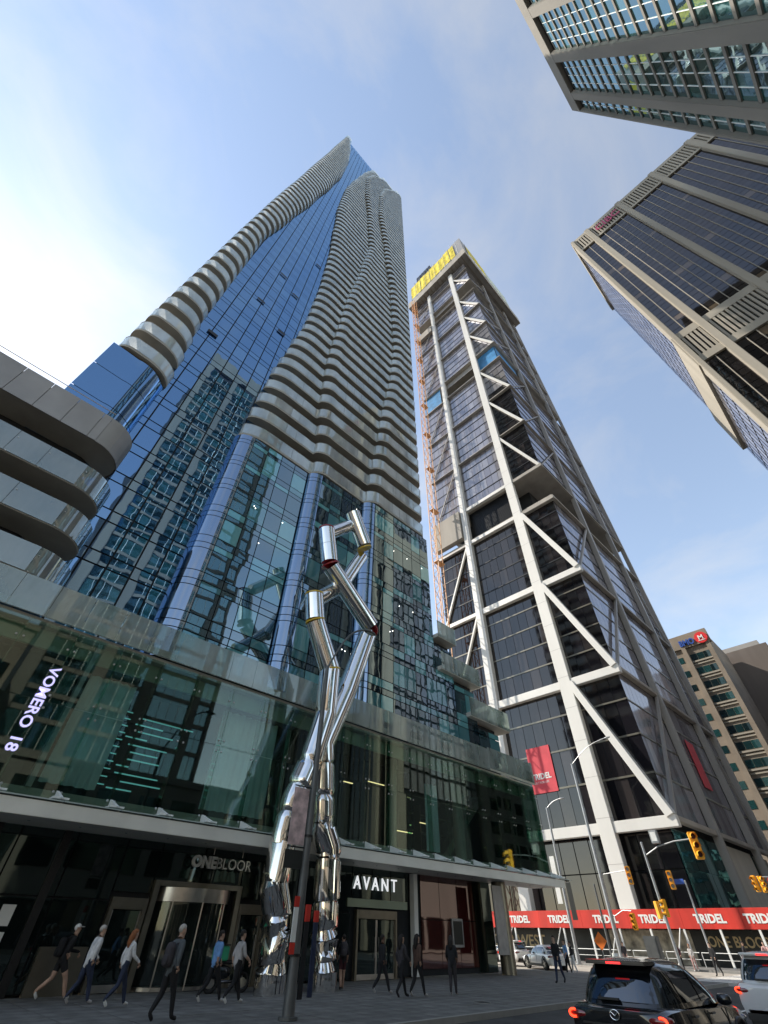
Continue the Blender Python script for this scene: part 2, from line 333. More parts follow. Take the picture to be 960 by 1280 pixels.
for i in range(9): mk.box(44.0 + i * 1.25, 12.9, -0.136, 44.6 + i * 1.25, 15.8, -0.133)
for i in range(9): mk.box(-6 + i * 5.2, 8.05, -0.136, -3.2 + i * 5.2, 8.2, -0.133)
mk.box(41.9, 0.5, -0.136, 42.3, 12.2, -0.133)
struct(mk.build('road_markings', 'line_paint'))
g = MB(); g.box(40.6, -30, -.139, 56.3, 90, -.1365); g.box(56.3, -8, -.139, 130, 11.2, -.1365); struct(g.build('crossing', 'crossing_concrete'))
for i, (x, y, r_) in enumerate(((14.6, 10.4, .36), (24.5, 9.0, .36), (19.0, 14.3, .30))):
    z_ = 0.0 if y > 12.6 else -.137
    o = thing('manhole_cover', (x, y, z_), ('round iron manhole cover in the road near the kerb', 'round iron manhole cover between the two waiting cars', 'round iron utility cover set in the pavement slabs')[i], 'manhole'); MB().cyl((x, y, z_), (x, y, z_ + .012), r_, 24).build('lid', 'dark_metal', o); m_ = MB(); m_.tube([(x + r_ * 1.06 * math.cos(t), y + r_ * 1.06 * math.sin(t), z_ + .006) for t in [j / 24 * 2 * math.pi for j in range(25)]], .012, 5, False); m_.build('rim', 'kerb', o)

# ------------------------------------------------------------------ glass condominium tower with wavy balconies, and its retail podium
T = thing('condominium_tower', (12, 30, 0), 'tall blue glass condominium tower with wavy balcony bands above a glass retail podium', 'building')
ZB, ZT, FH = 35.3, 240.0, 3.13
XL = [(35, 6.3), (47, 6.9), (55, 7.7), (65, 8.7), (81, 8.9), (100, 8.5), (118, 7.4), (138, 6.4), (161, 6.3), (180, 7.3), (195, 8.6), (215, 10.2), (228, 11.6), (240, 13.5)]
X1 = [(35, 14.2), (49, 13.2), (57, 12.9), (80, 13.9), (104, 15.8), (126, 17.2), (150, 15.4), (183, 12.4), (205, 11.6), (222, 13.5), (236, 18), (240, 20)]
X2 = [(35, 20.9), (50, 22.4), (69, 24.6), (78, 25.2), (108, 24.2), (131, 22.0), (171, 18.4), (195, 18.0), (215, 19.5), (230, 23), (240, 27)]
XI = [(35, -.7), (48, -1.6), (62, -1.7), (78, -1.9), (95, -.6), (122, 1.3), (150, 3.0), (172, 4.0), (199, 3.9), (220, 2.8), (243, .6)]
XO = [(35, -5.2), (69, -5.0), (90, -4.8), (134, -4.0), (190, -3.0), (245, -2.1)]
XR = 30.0; YG = 27.2
def nose(t): t = max(0.0, min(1.0, t)); return math.sqrt(max(0, 1 - (1 - t) ** 2))
def edge_y(x, z, amp=1.0):
    a, b, c = table(z, XL), table(z, X1), table(z, X2)
    d = 1.25 * nose((x - a) / 2.6)
    for q in (b, c):
        t = (x - q)
        d += amp * (0.85 * nose(t / 1.5) + 0.10 * math.exp(-((t - 1.2) / .8) ** 2) * (1 if t > 0 else 0) - .06 * math.exp(-((t + .5) / .5) ** 2) * (1 if t <= 0 else 0))
    return YG - d
def outline(z, inset=0.0):
    a, b, c = table(z, XL), table(z, X1), table(z, X2); xs = {round(a + 2.6 * (1 - math.cos(i / 7 * math.pi / 2)), 3) for i in range(8)}
    for q in (b, c): xs |= {round(q + v, 3) for v in (-1.2, -.6, -.25, 0, .05, .2, .45, .8, 1.2, 1.5, 2.1)}
    xs = sorted(x for x in xs if a <= x <= XR - .9); xs = [x for i, x in enumerate(xs) if i == 0 or x - xs[i - 1] > .02]
    p = [(x, edge_y(x, z)) for x in xs]; ye = edge_y(XR - .9, z)
    for i in range(6):
        t = i / 5 * math.pi / 2; p.append((XR - .9 + .9 * math.sin(t), ye + .9 - .9 * math.cos(t)))
    p += [(XR, YG + 6), (XR, YG + 18.5)]
    return p
def stack_outline(z):
    xi, xo = table(z, XI), table(z, XO); p = []
    r = min(2.2, (xi - xo) * .5); d = 1.5
    for i in range(8):
        t = i / 7 * math.pi / 2; p.append((xi - r * (1 - math.cos(t)), YG - d * math.sin(t)))
    for i in range(6):
        t = i / 5 * math.pi / 2; p.append((xo + 1.0 - 1.0 * math.sin(t), YG - d + 1.0 - 1.0 * math.cos(t)))
    p.append((xo, YG + 8)); return p
nfl = int((ZT - ZB) / FH)
for k in range(nfl + 1):
    z = ZB + k * FH
    for fn, back in ((outline, YG + .1), (stack_outline, YG + .1)):
        p = fn(z)
        if p[0][0] > XR - 3: continue
        poly = p + ([(p[0][0], p[-1][1])] if fn is outline else [(p[0][0], p[-1][1])])
        sm = MB(); sm.prism(poly, z - .14, z + .16); sl = sm.build('balcony_slab', 'soffit', T)
        rb = MB(); rb.strip(p, z + .10, z + 1.62)
        o = rb.build('balustrade', 'rail_glass', T, smooth=True)
        if k < 14:
            ps = MB()
            for (ax, ay), (bx0, by0) in zip(p[:-1], p[1:]):
                ln = math.hypot(bx0 - ax, by0 - ay); nn = int(ln / 1.4)
                for q_ in range(1, nn + 1): t = q_ / (nn + 1); ps.box(ax + (bx0 - ax) * t - .02, ay + (by0 - ay) * t - .03, z + .1, ax + (bx0 - ax) * t + .02, ay + (by0 - ay) * t - .01, z + 1.6)
            if ps.v: ps.build('balustrade_posts', 'galvanised', o, kind='stuff')
        if k < 26:
            rl = MB(); rl.tube([(x, y - .0, z + 1.66) for x, y in p], .035, 4); rl.build('handrail', 'galvanised', o)
# top screen over the balcony wings
for fn, z0, z1 in ((stack_outline, 239.6, 246.5), (outline, 238.2, 241.5)):
    p = fn(z0 - 2); MB().strip(p, z0, z1).build('roof_screen', 'rail_glass', T, smooth=True)
# core volumes and the flat blue curtain wall between the balcony wings
c = MB(); c.box(-1.7, YG + .08, 0.2, 29.3, 46, 241)
for za, zb, xa in ((26, 90, -4.2), (90, 134, -3.5), (134, 185, -2.7), (185, 225, -2.0)): c.box(xa, YG + 1.5, za, -1.7, 44, zb)
c.box(-1.6, YG + .1, 241.02, 12.0, 44, 244); c.build('core', 'core', T)
P = Pieces('window_pane', 'tower_glass', T)
zs = []
z = 12.0
while z < 244:
    zs += [(z, z + 2.25), (z + 2.25, z + FH)]; z += FH
def hid(cn):
    z = cn.z
    if z < ZB: return cn.x > 6.3
    return cn.x > table(z, XL) + 3.2 or cn.x < table(z, XI) - 2.5
P.wall((-4.6, YG), (1, 0), 18.2, 13, zs, gap=.11, tilt=.003, skip=hid)
P.done()
v = MB()
for x, z in ((3.1, 74), (5.9, 71), (2.2, 61.5), (7.5, 90), (-.2, 47), (6.2, 58)): v.box(x - .55, YG - .2, z, x + .55, YG - .17, z + .5)
v.build('open_vents', 'mullion', T)
# lower curtain wall under the balconies: follows the same stepped outline with rounded glass noses
base = outline(35.0); zs2 = []; z = 13.0
while z < 34.5: zs2 += [(z, z + 1.95), (z + 1.95, z + 2.45), (z + 2.45, z + FH)]; z += FH
zs2 = [(a, min(b, 35.1)) for a, b in zs2]
P = Pieces('curtain_wall_pane', 'teal_glass', T); Q = Pieces('rounded_corner_pane', 'round_glass', T)
def flat(x0, x1, n, y, z_ok=None): P.wall((x0, y), (1, 0), x1 - x0, n, [q for q in zs2 if not z_ok or z_ok(q)], gap=.07, tilt=.003)
ya = edge_y(10.5, 35); yb = edge_y(18.6, 35); yc = edge_y(27, 35)
flat(7.7, 13.8, 4, ya); flat(15.1, 20.5, 4, yb); flat(21.7, XR, 6, yc)
flat(XR, 32.6, 2, yc, lambda q: q[1] < 22.3); flat(32.6, 35.6, 2, yc, lambda q: q[1] < 19.2); flat(35.6, 38.8, 2, yc, lambda q: q[1] < 16)
def rounded(x0, y0, x1, y1, bulge):
    pts = [(x0 + (x1 - x0) * (1 - math.cos(i / 8 * math.pi / 2)), y0 + (y1 - y0) * math.sin(i / 8 * math.pi / 2)) for i in range(9)]
    for z0, z1 in zs2:
        Vb = MB().strip(pts, z0 + .03, z1 - .03); Vb.build('rounded_corner_pane', 'round_glass', T, smooth='all')
rounded(6.2, YG, 7.7, ya, 0); rounded(13.85, ya + .2, 15.1, yb - .02, 0); rounded(20.55, yb + .2, 21.7, yc - .02, 0)
P.done()
c = MB(); c.prism([(6.6, YG + .4), (7.8, ya + .25), (13.9, ya + .25), (15.2, yb + .3), (20.5, yb + .3), (21.8, yc + .3), (XR - .1, yc + .3), (XR - .1, YG + .4)], 11.5, 35.1)
c.box(XR - .1, yc + .3, 11.5, 32.5, 40, 22.2); c.box(32.5, yc + .3, 11.5, 35.5, 40, 19.1); c.box(35.5, yc + .3, 11.5, 38.7, 40, 15.9); c.build('lower_core', 'core', T)
# spots of light inside the lower storeys
lt = MB()
for i in range(16):
    x = random.choice([random.uniform(8.6, 13.4), random.uniform(8.6, 13.4), random.uniform(16.4, 20), random.uniform(24, 29)]); z = random.choice([16, 19.1, 22.3, 25.4, 28.5, 31.7]) + random.uniform(1.4, 1.75)
    y = (ya if x < 14 else yb if x < 20.5 else yc) - .045; lt.ball((x, y, z), .04, .02, .04, 6, 4)
lt.build('room_downlights', 'lamp_white', T)
# stepped terraces at the west end
for x0, x1, z0, z1 in ((30.1, 32.9, 22.4, 25.3), (30.3, 36.2, 19.2, 21.4), (34.0, 40.3, 16.0, 18.1)):
    s_ = MB().box(x0, yc - .5, z0, x1, yc + 7, z0 + .35).build('terrace_slab', 'slab_concrete', T)
    n = max(2, round((x1 - x0) / 1.3)); Pt = Pieces('terrace_glass', 'frosted_glass', T)
    Pt.wall((x0, yc - .53), (1, 0), x1 - x0, n, [(z0 + .05, z0 + 1.75)], gap=.02, th=.03, tilt=0); Pt.wall((x1 + .03, yc - .5), (0, 1), 7, 5, [(z0 + .05, z0 + 1.75)], gap=.02, th=.03, tilt=0); Pt.done()
# curved wing at the east end: stacked rounded balcony bands
def wing(x1, y0, rad, yb_):
    p = [(-22, y0)]
    for i in range(13):
        t = i / 12 * math.pi; p.append((x1 - rad + rad * math.sin(t), y0 + rad - rad * math.cos(t)))
    return p + [(-22, y0 + 2 * rad)]
for x1, z0, z1 in ((.9, 13.75, 15.25), (.65, 16.55, 18.15), (.3, 19.45, 21.15)):
    p = wing(x1, 24, 1.75, 0); ws = MB().prism(p, z0 + .0, z0 + .5).build('wing_slab', 'soffit', T)
    # panels of the glass band, one by one
    fr = p[:-1]; per = []
    xs = [-22 + 1.55 * i for i in range(int((x1 - 1.75 + 22) / 1.55))] + [x1 - 1.75]
    for a, b in zip(xs, xs[1:]):
        if b < -11: continue
        MB().box(a + .012, 23.93, z0 + .06, b - .012, 23.97, z1).build('band_panel', 'wing_glass', T)
    arc = [(x1 - 1.75 + 1.80 * math.sin(t), 25.75 - 1.80 * math.cos(t)) for t in [i / 18 * math.pi for i in range(19)]]
    for k in range(0, 18, 3): MB().strip(arc[k:k + 4], z0 + .06, z1).build('band_panel', 'wing_glass', T, smooth='all')
    fx = MB()
    for a in xs[7:]:
        for zz in (z0 + .05, z1 - .5): fx.ball((a + .12, 23.92, zz), .04, .03, .04, 6, 4)
    fx.build('panel_fixings', 'brushed_steel', T)
p = wing(-.25, 24, 1.75, 0); MB().prism(p, 23.15, 25.2).build('wing_roof', 'soffit', T)
xs = [-22 + 1.5 * i for i in range(14)] + [-2.0]
for a, b in zip(xs, xs[1:]):
    if b > -11: MB().box(a + .015, 23.9, 23.1, b - .015, 23.96, 25.55).build('fascia_panel', 'metal_panel', T)
arc = [(-2.0 + 1.82 * math.sin(t), 25.75 - 1.82 * math.cos(t)) for t in [i / 18 * math.pi for i in range(19)]]
for k in range(0, 18, 3): MB().strip(arc[k:k + 4], 23.1, 25.55).build('fascia_panel', 'metal_panel', T, smooth='all')
MB().prism(wing(-1.6, 25.9, .8, 0), 12.9, 23.1).build('wing_core', 'core', T)
MB().tube([(-22, 23.85, 25.9), (-2, 23.85, 25.9)], .03, 5).build('wing_roof_rail', 'brushed_steel', T)
# blue rounded glass below the east balcony stack
arc = [(-2.9 + 2.3 * math.sin(t), 28.2 - 2.3 * math.cos(t)) for t in [-.2 + i / 16 * 2.0 for i in range(17)]]
arc = [(-5.4, 25.9)] + arc
MB().prism([(x if i else x + .15, y + .12) for i, (x, y) in enumerate(arc[:14])] + [(-1.75, 29.5), (-5.25, 29.5)], 21.9, 34.95).build('rounded_corner_core', 'core', T)
for z0, z1 in ((22, 25.2), (25.2, 28.4), (28.4, 31.6), (31.6, 34.9)):
    for k in range(0, 16, 4): MB().strip(arc[k:k + 5], z0 + .03, z1 - .03).build('rounded_corner_pane', 'tower_glass', T, smooth='all')
# ---- retail podium
PX0, PX1, PY = -22.0, 41.3, 23.0
MB().box(PX0, PY + .1, 11.35, PX1 - .3, 40, 11.6).build('podium_roof', 'slab_concrete', T)
MB().box(PX0, PY + .15, 5.0, PX1 - .1, 40, 5.5).build('podium_floor', 'slab_concrete', T)
MB().box(PX0, 31, 5.5, PX1 - .8, 31.3, 11.3).build('podium_back_wall', 'interior_dark', T); MB().box(PX1 - 1.0, 23.9, 5.5, PX1 - .8, 31, 11.3).build('podium_back_wall', 'interior_dark', T)
MB().box(PX0, PY + .5, 10.55, PX1 - .5, PY + .62, 11.33).build('podium_bulkhead', 'interior_green', T)
MB().box(PX0, PY + .7, 11.1, PX1 - .5, 30.9, 11.3).build('podium_ceiling', 'interior_dark', T)
MB().box(PX0, PY - .18, 11.62, PX1 + .05, PY - .05, 11.95).build('podium_ledge', 'canopy_paint', T)
Pl = Pieces('ledge_panel', 'frosted_glass', T); Pl.wall((PX0, PY - .25), (1, 0), 34.4 + 22, 37, [(11.55, 13.15)], gap=.02, th=.035, tilt=.002); Pl.wall((34.4, PY - .25), (1, 0), PX1 - 34.4, 5, [(11.7, 13.3)], gap=.02, th=.035, tilt=.002)
Pl.wall((PX1 + .05, PY - .2), (0, 1), 12, 8, [(11.7, 13.45)], gap=.02, th=.035, tilt=0); Pl.done()
Pp = Pieces('shopfront_pane', 'shop_glass', T); nb = 31; wd = (PX1 - PX0) / nb
Pp.wall((PX0, PY), (1, 0), PX1 - PX0, nb, [(5.15, 8.4), (8.4, 11.45)], gap=.025, th=.03, tilt=.0025); Pp.wall((PX1, PY), (0, 1), 12, 6, [(5.15, 8.4), (8.4, 11.45)], gap=.025, th=.03, tilt=0); Pp.done()
fx = MB()
for i in range(nb + 1):
    x = PX0 + wd * i
    if x < -8: continue
    for zz in (5.45, 8.15, 8.65, 10.6):
        for dx in (-.14, .14): fx.ball((x + dx, PY - .03, zz), .05, .03, .05, 6, 4)
fx.build('spider_fixings', 'brushed_steel', T)
for i in range(0, nb + 1):
    x = PX0 + wd * i
    if x > -4: MB().box(x - .02, PY + .05, 5.5, x + .02, PY + .42, 11.3).build('glass_fin', 'edge_glass', T)
def curtain(x0, x1, z0, z1, y):
    n = int((x1 - x0) / .09); MB().strip([(x0 + .09 * i, y + .10 * math.sin(i * 1.25) + .04 * math.sin(i * .37)) for i in range(n)], z0, z1).build('curtain', 'curtain', T, smooth='all')
curtain(3.9, 6.2, 5.9, 10.3, 24.1); curtain(10.9, 14.6, 5.9, 10.5, 24.1); curtain(28.6, 30.2, 5.9, 10, 25.0)
MB().box(3.42, PY + .06, 5.5, 3.62, PY + .5, 11.3).build('podium_mullion', 'galvanised', T)
for x0, x1 in ((-22, 3.3), (15.0, 18.2)): MB().box(x0, 25.2, 5.5, x1, 25.4, 10.9).build('partition', 'interior_dark', T)
text('display_lettering', '18', .56, (2.15, 22.94, 7.05), Matrix(((0, 1, 0), (0, 0, -1), (-1, 0, 0))).to_euler(), 'led_lilac', T, .004, bold=.012, sx=1.06)
text('display_lettering', 'VOMERO', .56, (2.15, 22.94, 9.75), Matrix(((0, 1, 0), (0, 0, -1), (-1, 0, 0))).to_euler(), 'led_lilac', T, .004, bold=.012, sx=1.06)
ll = MB()
for i in range(11):
    z = 6.6 + .33 * i; x0 = random.uniform(7.0, 8.0); ll.box(x0, 27, z, x0 + random.uniform(.6, 3.2), 27.05, z + .05)
    ll.box(6.6, 26.5, z, 7.0, 26.55, z + .04)
ll.build('display_light_lines', 'led_teal', T)
lw_ = MB()
for i in range(15):
    x0 = random.uniform(16, 31); z = random.choice([6.5, 7.1, 7.8, 8.4, 9.1, 9.8]); y = random.uniform(25.5, 30); lw_.box(x0, y, z, x0 + random.uniform(.7, 2.0), y + .05, z + .05)
lw_.build('ceiling_light_lines', 'led_warm', T)
sh = MB()
for i in range(9):
    x0 = 17 + i * 2.3
    for zz in (6.3, 7.4, 8.5): sh.box(x0, 27.5, zz, x0 + 1.5, 28.2, zz + .06)
    sh.box(x0, 27.5, 5.5, x0 + .06, 28.2, 9.2)
sh.build('store_shelving', 'bronze', T)
es = MB(); es.beam((32, 27, 5.6), (38, 27, 10.5), .9, .5); es.build('escalator', 'brushed_steel', T)
for x in (18.4, 25.6, 33.2): MB().tube([(x, 25.6, 5.5), (x, 25.6, 11.2)], .42, 18).build('podium_column', 'slab_concrete', T, smooth=True)
# ---- canopy with white brackets
cn = MB(); cn.box(PX0, 21.3, 4.42, 40.2, 21.42, 4.88); cn.box(PX0, 21.42, 4.46, 39.8, 24.0, 4.6); cn.build('canopy_fascia', 'canopy_paint', T, bevel=.012)
Pc = Pieces('canopy_pane', 'canopy_glass', T)
for i in range(nb):
    x = PX0 + wd * (i + .5)
    if x + wd / 2 > 41.5: continue
    Pc.put((x, 22.12, 5.02), (wd - .03, 1.75, .04), 0, 0, n=(0, 0, 1), rot=Matrix.Rotation(R(5), 4, 'X'))
Pc.done()
for i in range(nb + 1):
    x = PX0 + wd * i
    b = MB(); b.add([(x + s * .05 + q, y, z) for s in (-1, 1) for q, y, z in ((0, 22.95, 5.15), (0, 22.95, 5.5), (0, 21.75, 5.12))], [(0, 1, 2), (5, 4, 3), (0, 3, 4, 1), (1, 4, 5, 2), (2, 5, 3, 0)]); b.box(x - .28, 21.9, 5.10, x + .28, 22.5, 5.16)
    b.build('canopy_bracket', 'white_paint', T)
    MB().beam((x, 21.5, 4.92), (x, 23, 5.06), .06, .1).build('canopy_rib', 'steel_grey', T)
# ---- ground floor
GY = 24.0
MB().box(PX0, GY + .05, 0.05, 34.0, GY + .3, 5.0).build('ground_floor_wall', 'core', T)
Pg = Pieces('ground_floor_pane', 'store_glass', T)
segs = [(PX0, 8.2, 15), (8.2, 9.75, 1), (13.9, 15.4, 1), (15.4, 20.9, 3), (20.9, 25.5, 3)]
for a, b, n in segs:
    low = [(0.05, 2.5), (2.5, 4.95)] if a in (PX0, 15.4) else [(2.75, 4.95)]
    Pg.wall((a, GY), (1, 0), b - a, n, low, gap=.06, th=.06, tilt=.002)
Pg.wall((9.75, GY), (1, 0), 4.15, 2, [(3.2, 4.95)], gap=.05, tilt=.001); Pg.wall((32.0, GY), (1, 0), 2.0, 1, [(.05, 4.95)], gap=.05)
Pg.done()
Pr = Pieces('red_shop_pane', 'red_glass', T); Pr.wall((26.6, GY), (1, 0), 5.4, 3, [(.3, 2.4), (2.4, 4.9)], gap=.04, tilt=.001); Pr.done()
for x in (1.0, 3.4, 5.8): MB().box(x - .14, GY - .12, 0, x + .14, GY - .03, 4.95).build('pilaster', 'dark_metal', T)
MB().box(6.4, GY - .2, 0.0, 8.0, GY - .05, 1.2).build('stone_plinth', 'bronze', T)
def door(x0, x1, h, leaves, mat='bronze', head=.35):
    d = MB(); d.box(x0, GY - .25, 0, x0 + .14, GY - .02, h); d.box(x1 - .14, GY - .25, 0, x1, GY - .02, h); d.box(x0 + .14, GY - .25, h - head, x1 - .14, GY - .02, h); f = d.build('door_frame', mat, T, bevel=.01)
    wv = (x1 - x0 - .28) / leaves
    for i in range(leaves):
        a = x0 + .14 + wv * i; l = MB(); l.box(a + .02, GY - .14, .22, a + wv - .02, GY - .09, h - head - .03); l.build('door_leaf', 'store_glass', f)
        r = MB(); r.box(a + .01, GY - .16, .02, a + wv - .01, GY - .07, .22); r.box(a + .01, GY - .16, .22, a + .06, GY - .07, h - head - .03); r.box(a + wv - .06, GY - .16, .22, a + wv - .01, GY - .07, h - head - .03); r.build('door_rail', 'brushed_steel', f)
        hx = a + (wv - .14 if i % 2 == 0 else .14); MB().tube([(hx, GY - .22, .8), (hx, GY - .22, 1.6)], .018, 6).build('door_handle', 'brushed_steel', f)
door(8.25, 9.7, 2.6, 1); door(13.95, 15.35, 2.6, 1); door(21.2, 24.3, 2.65, 2)
# revolving door drum
rv = MB(); arc = [(11.82 + 1.75 * math.sin(t), GY + .35 - 1.15 * math.cos(t)) for t in [-1.5 + i / 16 * 3.0 for i in range(17)]]
rv.strip(arc, 2.55, 3.0); rvo = rv.build('revolving_door_header', 'brushed_steel', T, smooth='all')
fr = MB(); fr.box(9.75, GY - .3, 0, 9.98, GY - .02, 3.2); fr.box(13.66, GY - .3, 0, 13.9, GY - .02, 3.2); fr.box(9.98, GY - .3, 3.02, 13.66, GY - .02, 3.2); fr.build('door_frame', 'bronze', T, bevel=.01)
for k in range(0, 16, 4): MB().strip(arc[k:k + 5], .12, 2.54).build('revolving_door_glass', 'shop_glass', rvo, smooth='all')
for k in (0, 4, 8, 12, 16): MB().tube([(arc[k][0], arc[k][1] - .01, .02), (arc[k][0], arc[k][1] - .01, 2.55)], .03, 6).build('revolving_door_post', 'brushed_steel', rvo)
MB().prism([(a, b - .01) for a, b in arc], .012, .12).build('revolving_door_sill', 'brushed_steel', rvo)
text('building_name', 'ONE', .56, (11.0, GY - .5, 3.72), FACE_N, 'white_paint', T, .06, bold=.025)
text('building_name', 'BLOOR', .56, (12.16, GY - .5, 3.72), FACE_N, 'brushed_steel', T, .06)
MB().tube([(12.0, GY - .45, 4.2), (12.0, GY - .45, 4.5)], .025, 6).build('sign_rod', 'brushed_steel', T); MB().tube([(13.5, GY - .45, 4.2), (13.5, GY - .45, 4.5)], .025, 6).build('sign_rod', 'brushed_steel', T)
text('shop_name', 'AVANT', .82, (20.95, GY - .12, 3.5), FACE_N, 'sign_white', T, .03, bold=.0, space=1.45)
MB().box(25.6, GY - .4, .05, 25.95, GY - .05, 4.42).build('white_fin', 'white_paint', T, bevel=.01)
MB().box(20.6, GY - .12, 2.75, 25.3, GY - .06, 3.1).build('shop_transom', 'interior_green', T)
fr = MB(); fr.box(29.4, GY - .12, 1.2, 30.5, GY - .04, 2.5); fo = fr.build('display_case', 'galvanised', T, bevel=.01); MB().box(29.52, GY - .14, 1.32, 30.38, GY - .125, 2.38).build('display_poster', 'black_board', fo)
for i, (x, z) in enumerate(((2.1, 1.75), (2.1, 1.05), (4.7, 1.7), (4.7, 1.0))): MB().box(x, GY - .06, z, x + .42, GY - .045, z + .55).build('window_notice', 'white_paint', T)
MB().tube([(33.6, 22.9, 0), (33.6, 22.9, 4.46)], .48, 24).build('entrance_column', 'bronze', T, smooth=True)
pm = MB(); pm.box(32.1, 22.4, .9, 33.2, 22.5, 4.2); po = pm.build('column_panel', 'galvanised', T)
st = MB()
for i in range(30):
    x = PX0 + 12 + i * 1.75; st.ball((x, 22.6, 4.445), .06, .06, .015, 8, 4)
st.build('soffit_downlights', 'galvanised', T)
# ------------------------------------------------------------------ skyscraper under construction with an outer steel frame
K = thing('braced_skyscraper', (85, 34, 0), 'dark skyscraper under construction with a pale braced steel frame and yellow netting on top', 'building')
EX, NY, KW, KS = 65.0, 19.3, 105.5, 49.2
LV = [12.0, 29.8, 47.6, 65.3, 75.4, 92.4, 109.5, 126.8, 137.0, 153.7, 170.6, 186.8, 197.8, 212.5, 222.5]
VOID = ((65.3, 75.4), (126.8, 137.0), (186.8, 197.8))
fl = []
for a, b in zip(LV, LV[1:]):
    if (a, b) in VOID: continue
    n = max(2, round((b - a) / 3.5)) if a > 20 else 4
    fl += [(a + (b - a) * i / n, a + (b - a) * (i + 1) / n, i) for i in range(n)]
kc = MB()
for a, b in zip(LV, LV[1:]):
    if (a, b) in VOID: kc.box(EX + 5, NY + 6, a, KW - 5, KS - 3, b)
    else: kc.box(EX + .55, NY + .55, a + .02, KW - .3, KS, b - .02)
kc.box(EX + 1.4, NY + 1.4, 0, KW - 1, KS, 12); kc.build('core', 'core', K)
P = Pieces('glass_panel', 'black_glass', K); PG = Pieces('cladding_panel', 'grey_glass', K)
for a, b, i in fl:
    for y0, y1, n in ((NY + .3, 26.6, 4), (27.9, 39.6, 7), (40.8, KS, 5)):
        (P if a < 64 or (a < 110 and y0 < 21) else PG).wall((EX + .5, y1), (0, -1), y1 - y0, n, [(a, b)], gap=.07, tilt=.004)
    for x0, x1, n in ((EX + .6, 78.6, 8), (79.9, 95.8, 9), (97.0, KW - .5, 5)):
        PG.wall((x0, NY + .5), (1, 0), x1 - x0, n, [(a, b)], gap=.07, tilt=.003)
P.done(); PG.done()
# storey bands
for a, b, i in fl:
    if i == 0: continue
    q = MB(); q.box(EX + .38, NY + .25, a - .11, EX + .46, KS, a + .11); q.box(EX + .38, NY + .38, a - .11, KW - .4, NY + .46, a + .11); q.build('storey_band', 'mullion' if a > 48 else 'bronze', K)
# transfer floors: dark louvred storeys with pale slabs
for a, b in VOID:
    q = MB(); q.box(EX, NY, b - .55, KW, KS, b - .03); q.build('transfer_slab', 'concrete', K); q = MB(); q.box(EX + .05, NY + .05, a + .03, KW - .05, KS, a + .6); q.build('transfer_slab', 'concrete', K)
    m_ = 'mullion'
    if a < 70:
        for i in range(24): MB().box(EX + 1.1, 27.9, a + .7 + i * .36, EX + 1.3, 39.6, a + .86 + i * .36).build('louvre_blade', m_, K)
    else:
        Pv = Pieces('glass_panel_upper', 'black_glass', K); Pv.wall((EX + .55, 39.6), (0, -1), 11.7, 7, [(a + .6, a + 1.9)] if a < 180 else [(a + .6, a + 1.2)], gap=.06); Pv.done()
        MB().box(EX + .8, 27.9, b - 3.2, EX + .9, 39.6, b - .6).build('cladding_sheet', 'steel_grey', K)
MB().box(EX + .7, NY + .9, 127.5, EX + .8, 26.5, 136.4).build('weather_sheet', 'blue_sheet', K); MB().box(EX + .9, NY + .7, 127.5, 78, NY + .8, 136.4).build('weather_sheet', 'blue_sheet', K)
MB().box(EX + .42, 42.2, 127.6, EX + .48, KS, 136.5).build('weather_sheet', 'blue_sheet', K)
MB().box(EX - 1.0, 41.2, 67.0, EX + .3, KS, 75.4).build('hoist_landing', 'concrete', K)
MB().box(EX - 1.0, 41.2, 182.0, EX + .3, KS, 187).build('hoist_landing', 'concrete', K)
# columns and ring beams (E face and N face)
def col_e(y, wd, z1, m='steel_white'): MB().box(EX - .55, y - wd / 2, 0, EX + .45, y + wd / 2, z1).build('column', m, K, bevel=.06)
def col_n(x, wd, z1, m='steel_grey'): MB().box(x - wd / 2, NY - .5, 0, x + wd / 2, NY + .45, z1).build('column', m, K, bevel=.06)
col_e(27.25, 1.9, 221); col_e(40.2, 1.6, 221); col_n(79.25, .9, 221); col_n(96.4, .85, 221); col_n(105.2, .7, 221)
for y, wd in ((27.25, 1.9), (40.2, 1.6)):
    for z in [3.5 + 4.45 * i for i in range(20)]: MB().box(EX - .556, y - wd / 2 - .006, z, EX + .4, y + wd / 2 + .006, z + .035).build('splice_joint', 'steel_grey', K)
for z in LV[:-1]:
    h = 1.15 if z < 60 else .9 if z < 80 else .34
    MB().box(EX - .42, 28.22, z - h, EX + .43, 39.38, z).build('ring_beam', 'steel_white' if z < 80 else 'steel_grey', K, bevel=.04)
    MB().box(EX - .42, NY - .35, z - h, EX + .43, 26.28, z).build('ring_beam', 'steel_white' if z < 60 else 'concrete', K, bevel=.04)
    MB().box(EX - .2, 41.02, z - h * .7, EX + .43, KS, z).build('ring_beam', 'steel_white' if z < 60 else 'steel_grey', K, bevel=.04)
    MB().box(EX + .44, NY - .30, z - h * .5, 78.7, NY + .42, z).build('ring_beam', 'concrete', K, bevel=.04)
    for x0, x1 in ((79.92, 95.74), (97.06, 104.78)): MB().box(x0 - .1, NY - .30, z - h * .45, x1 + .1, NY + .42, z).build('ring_beam', 'concrete', K, bevel=.04)
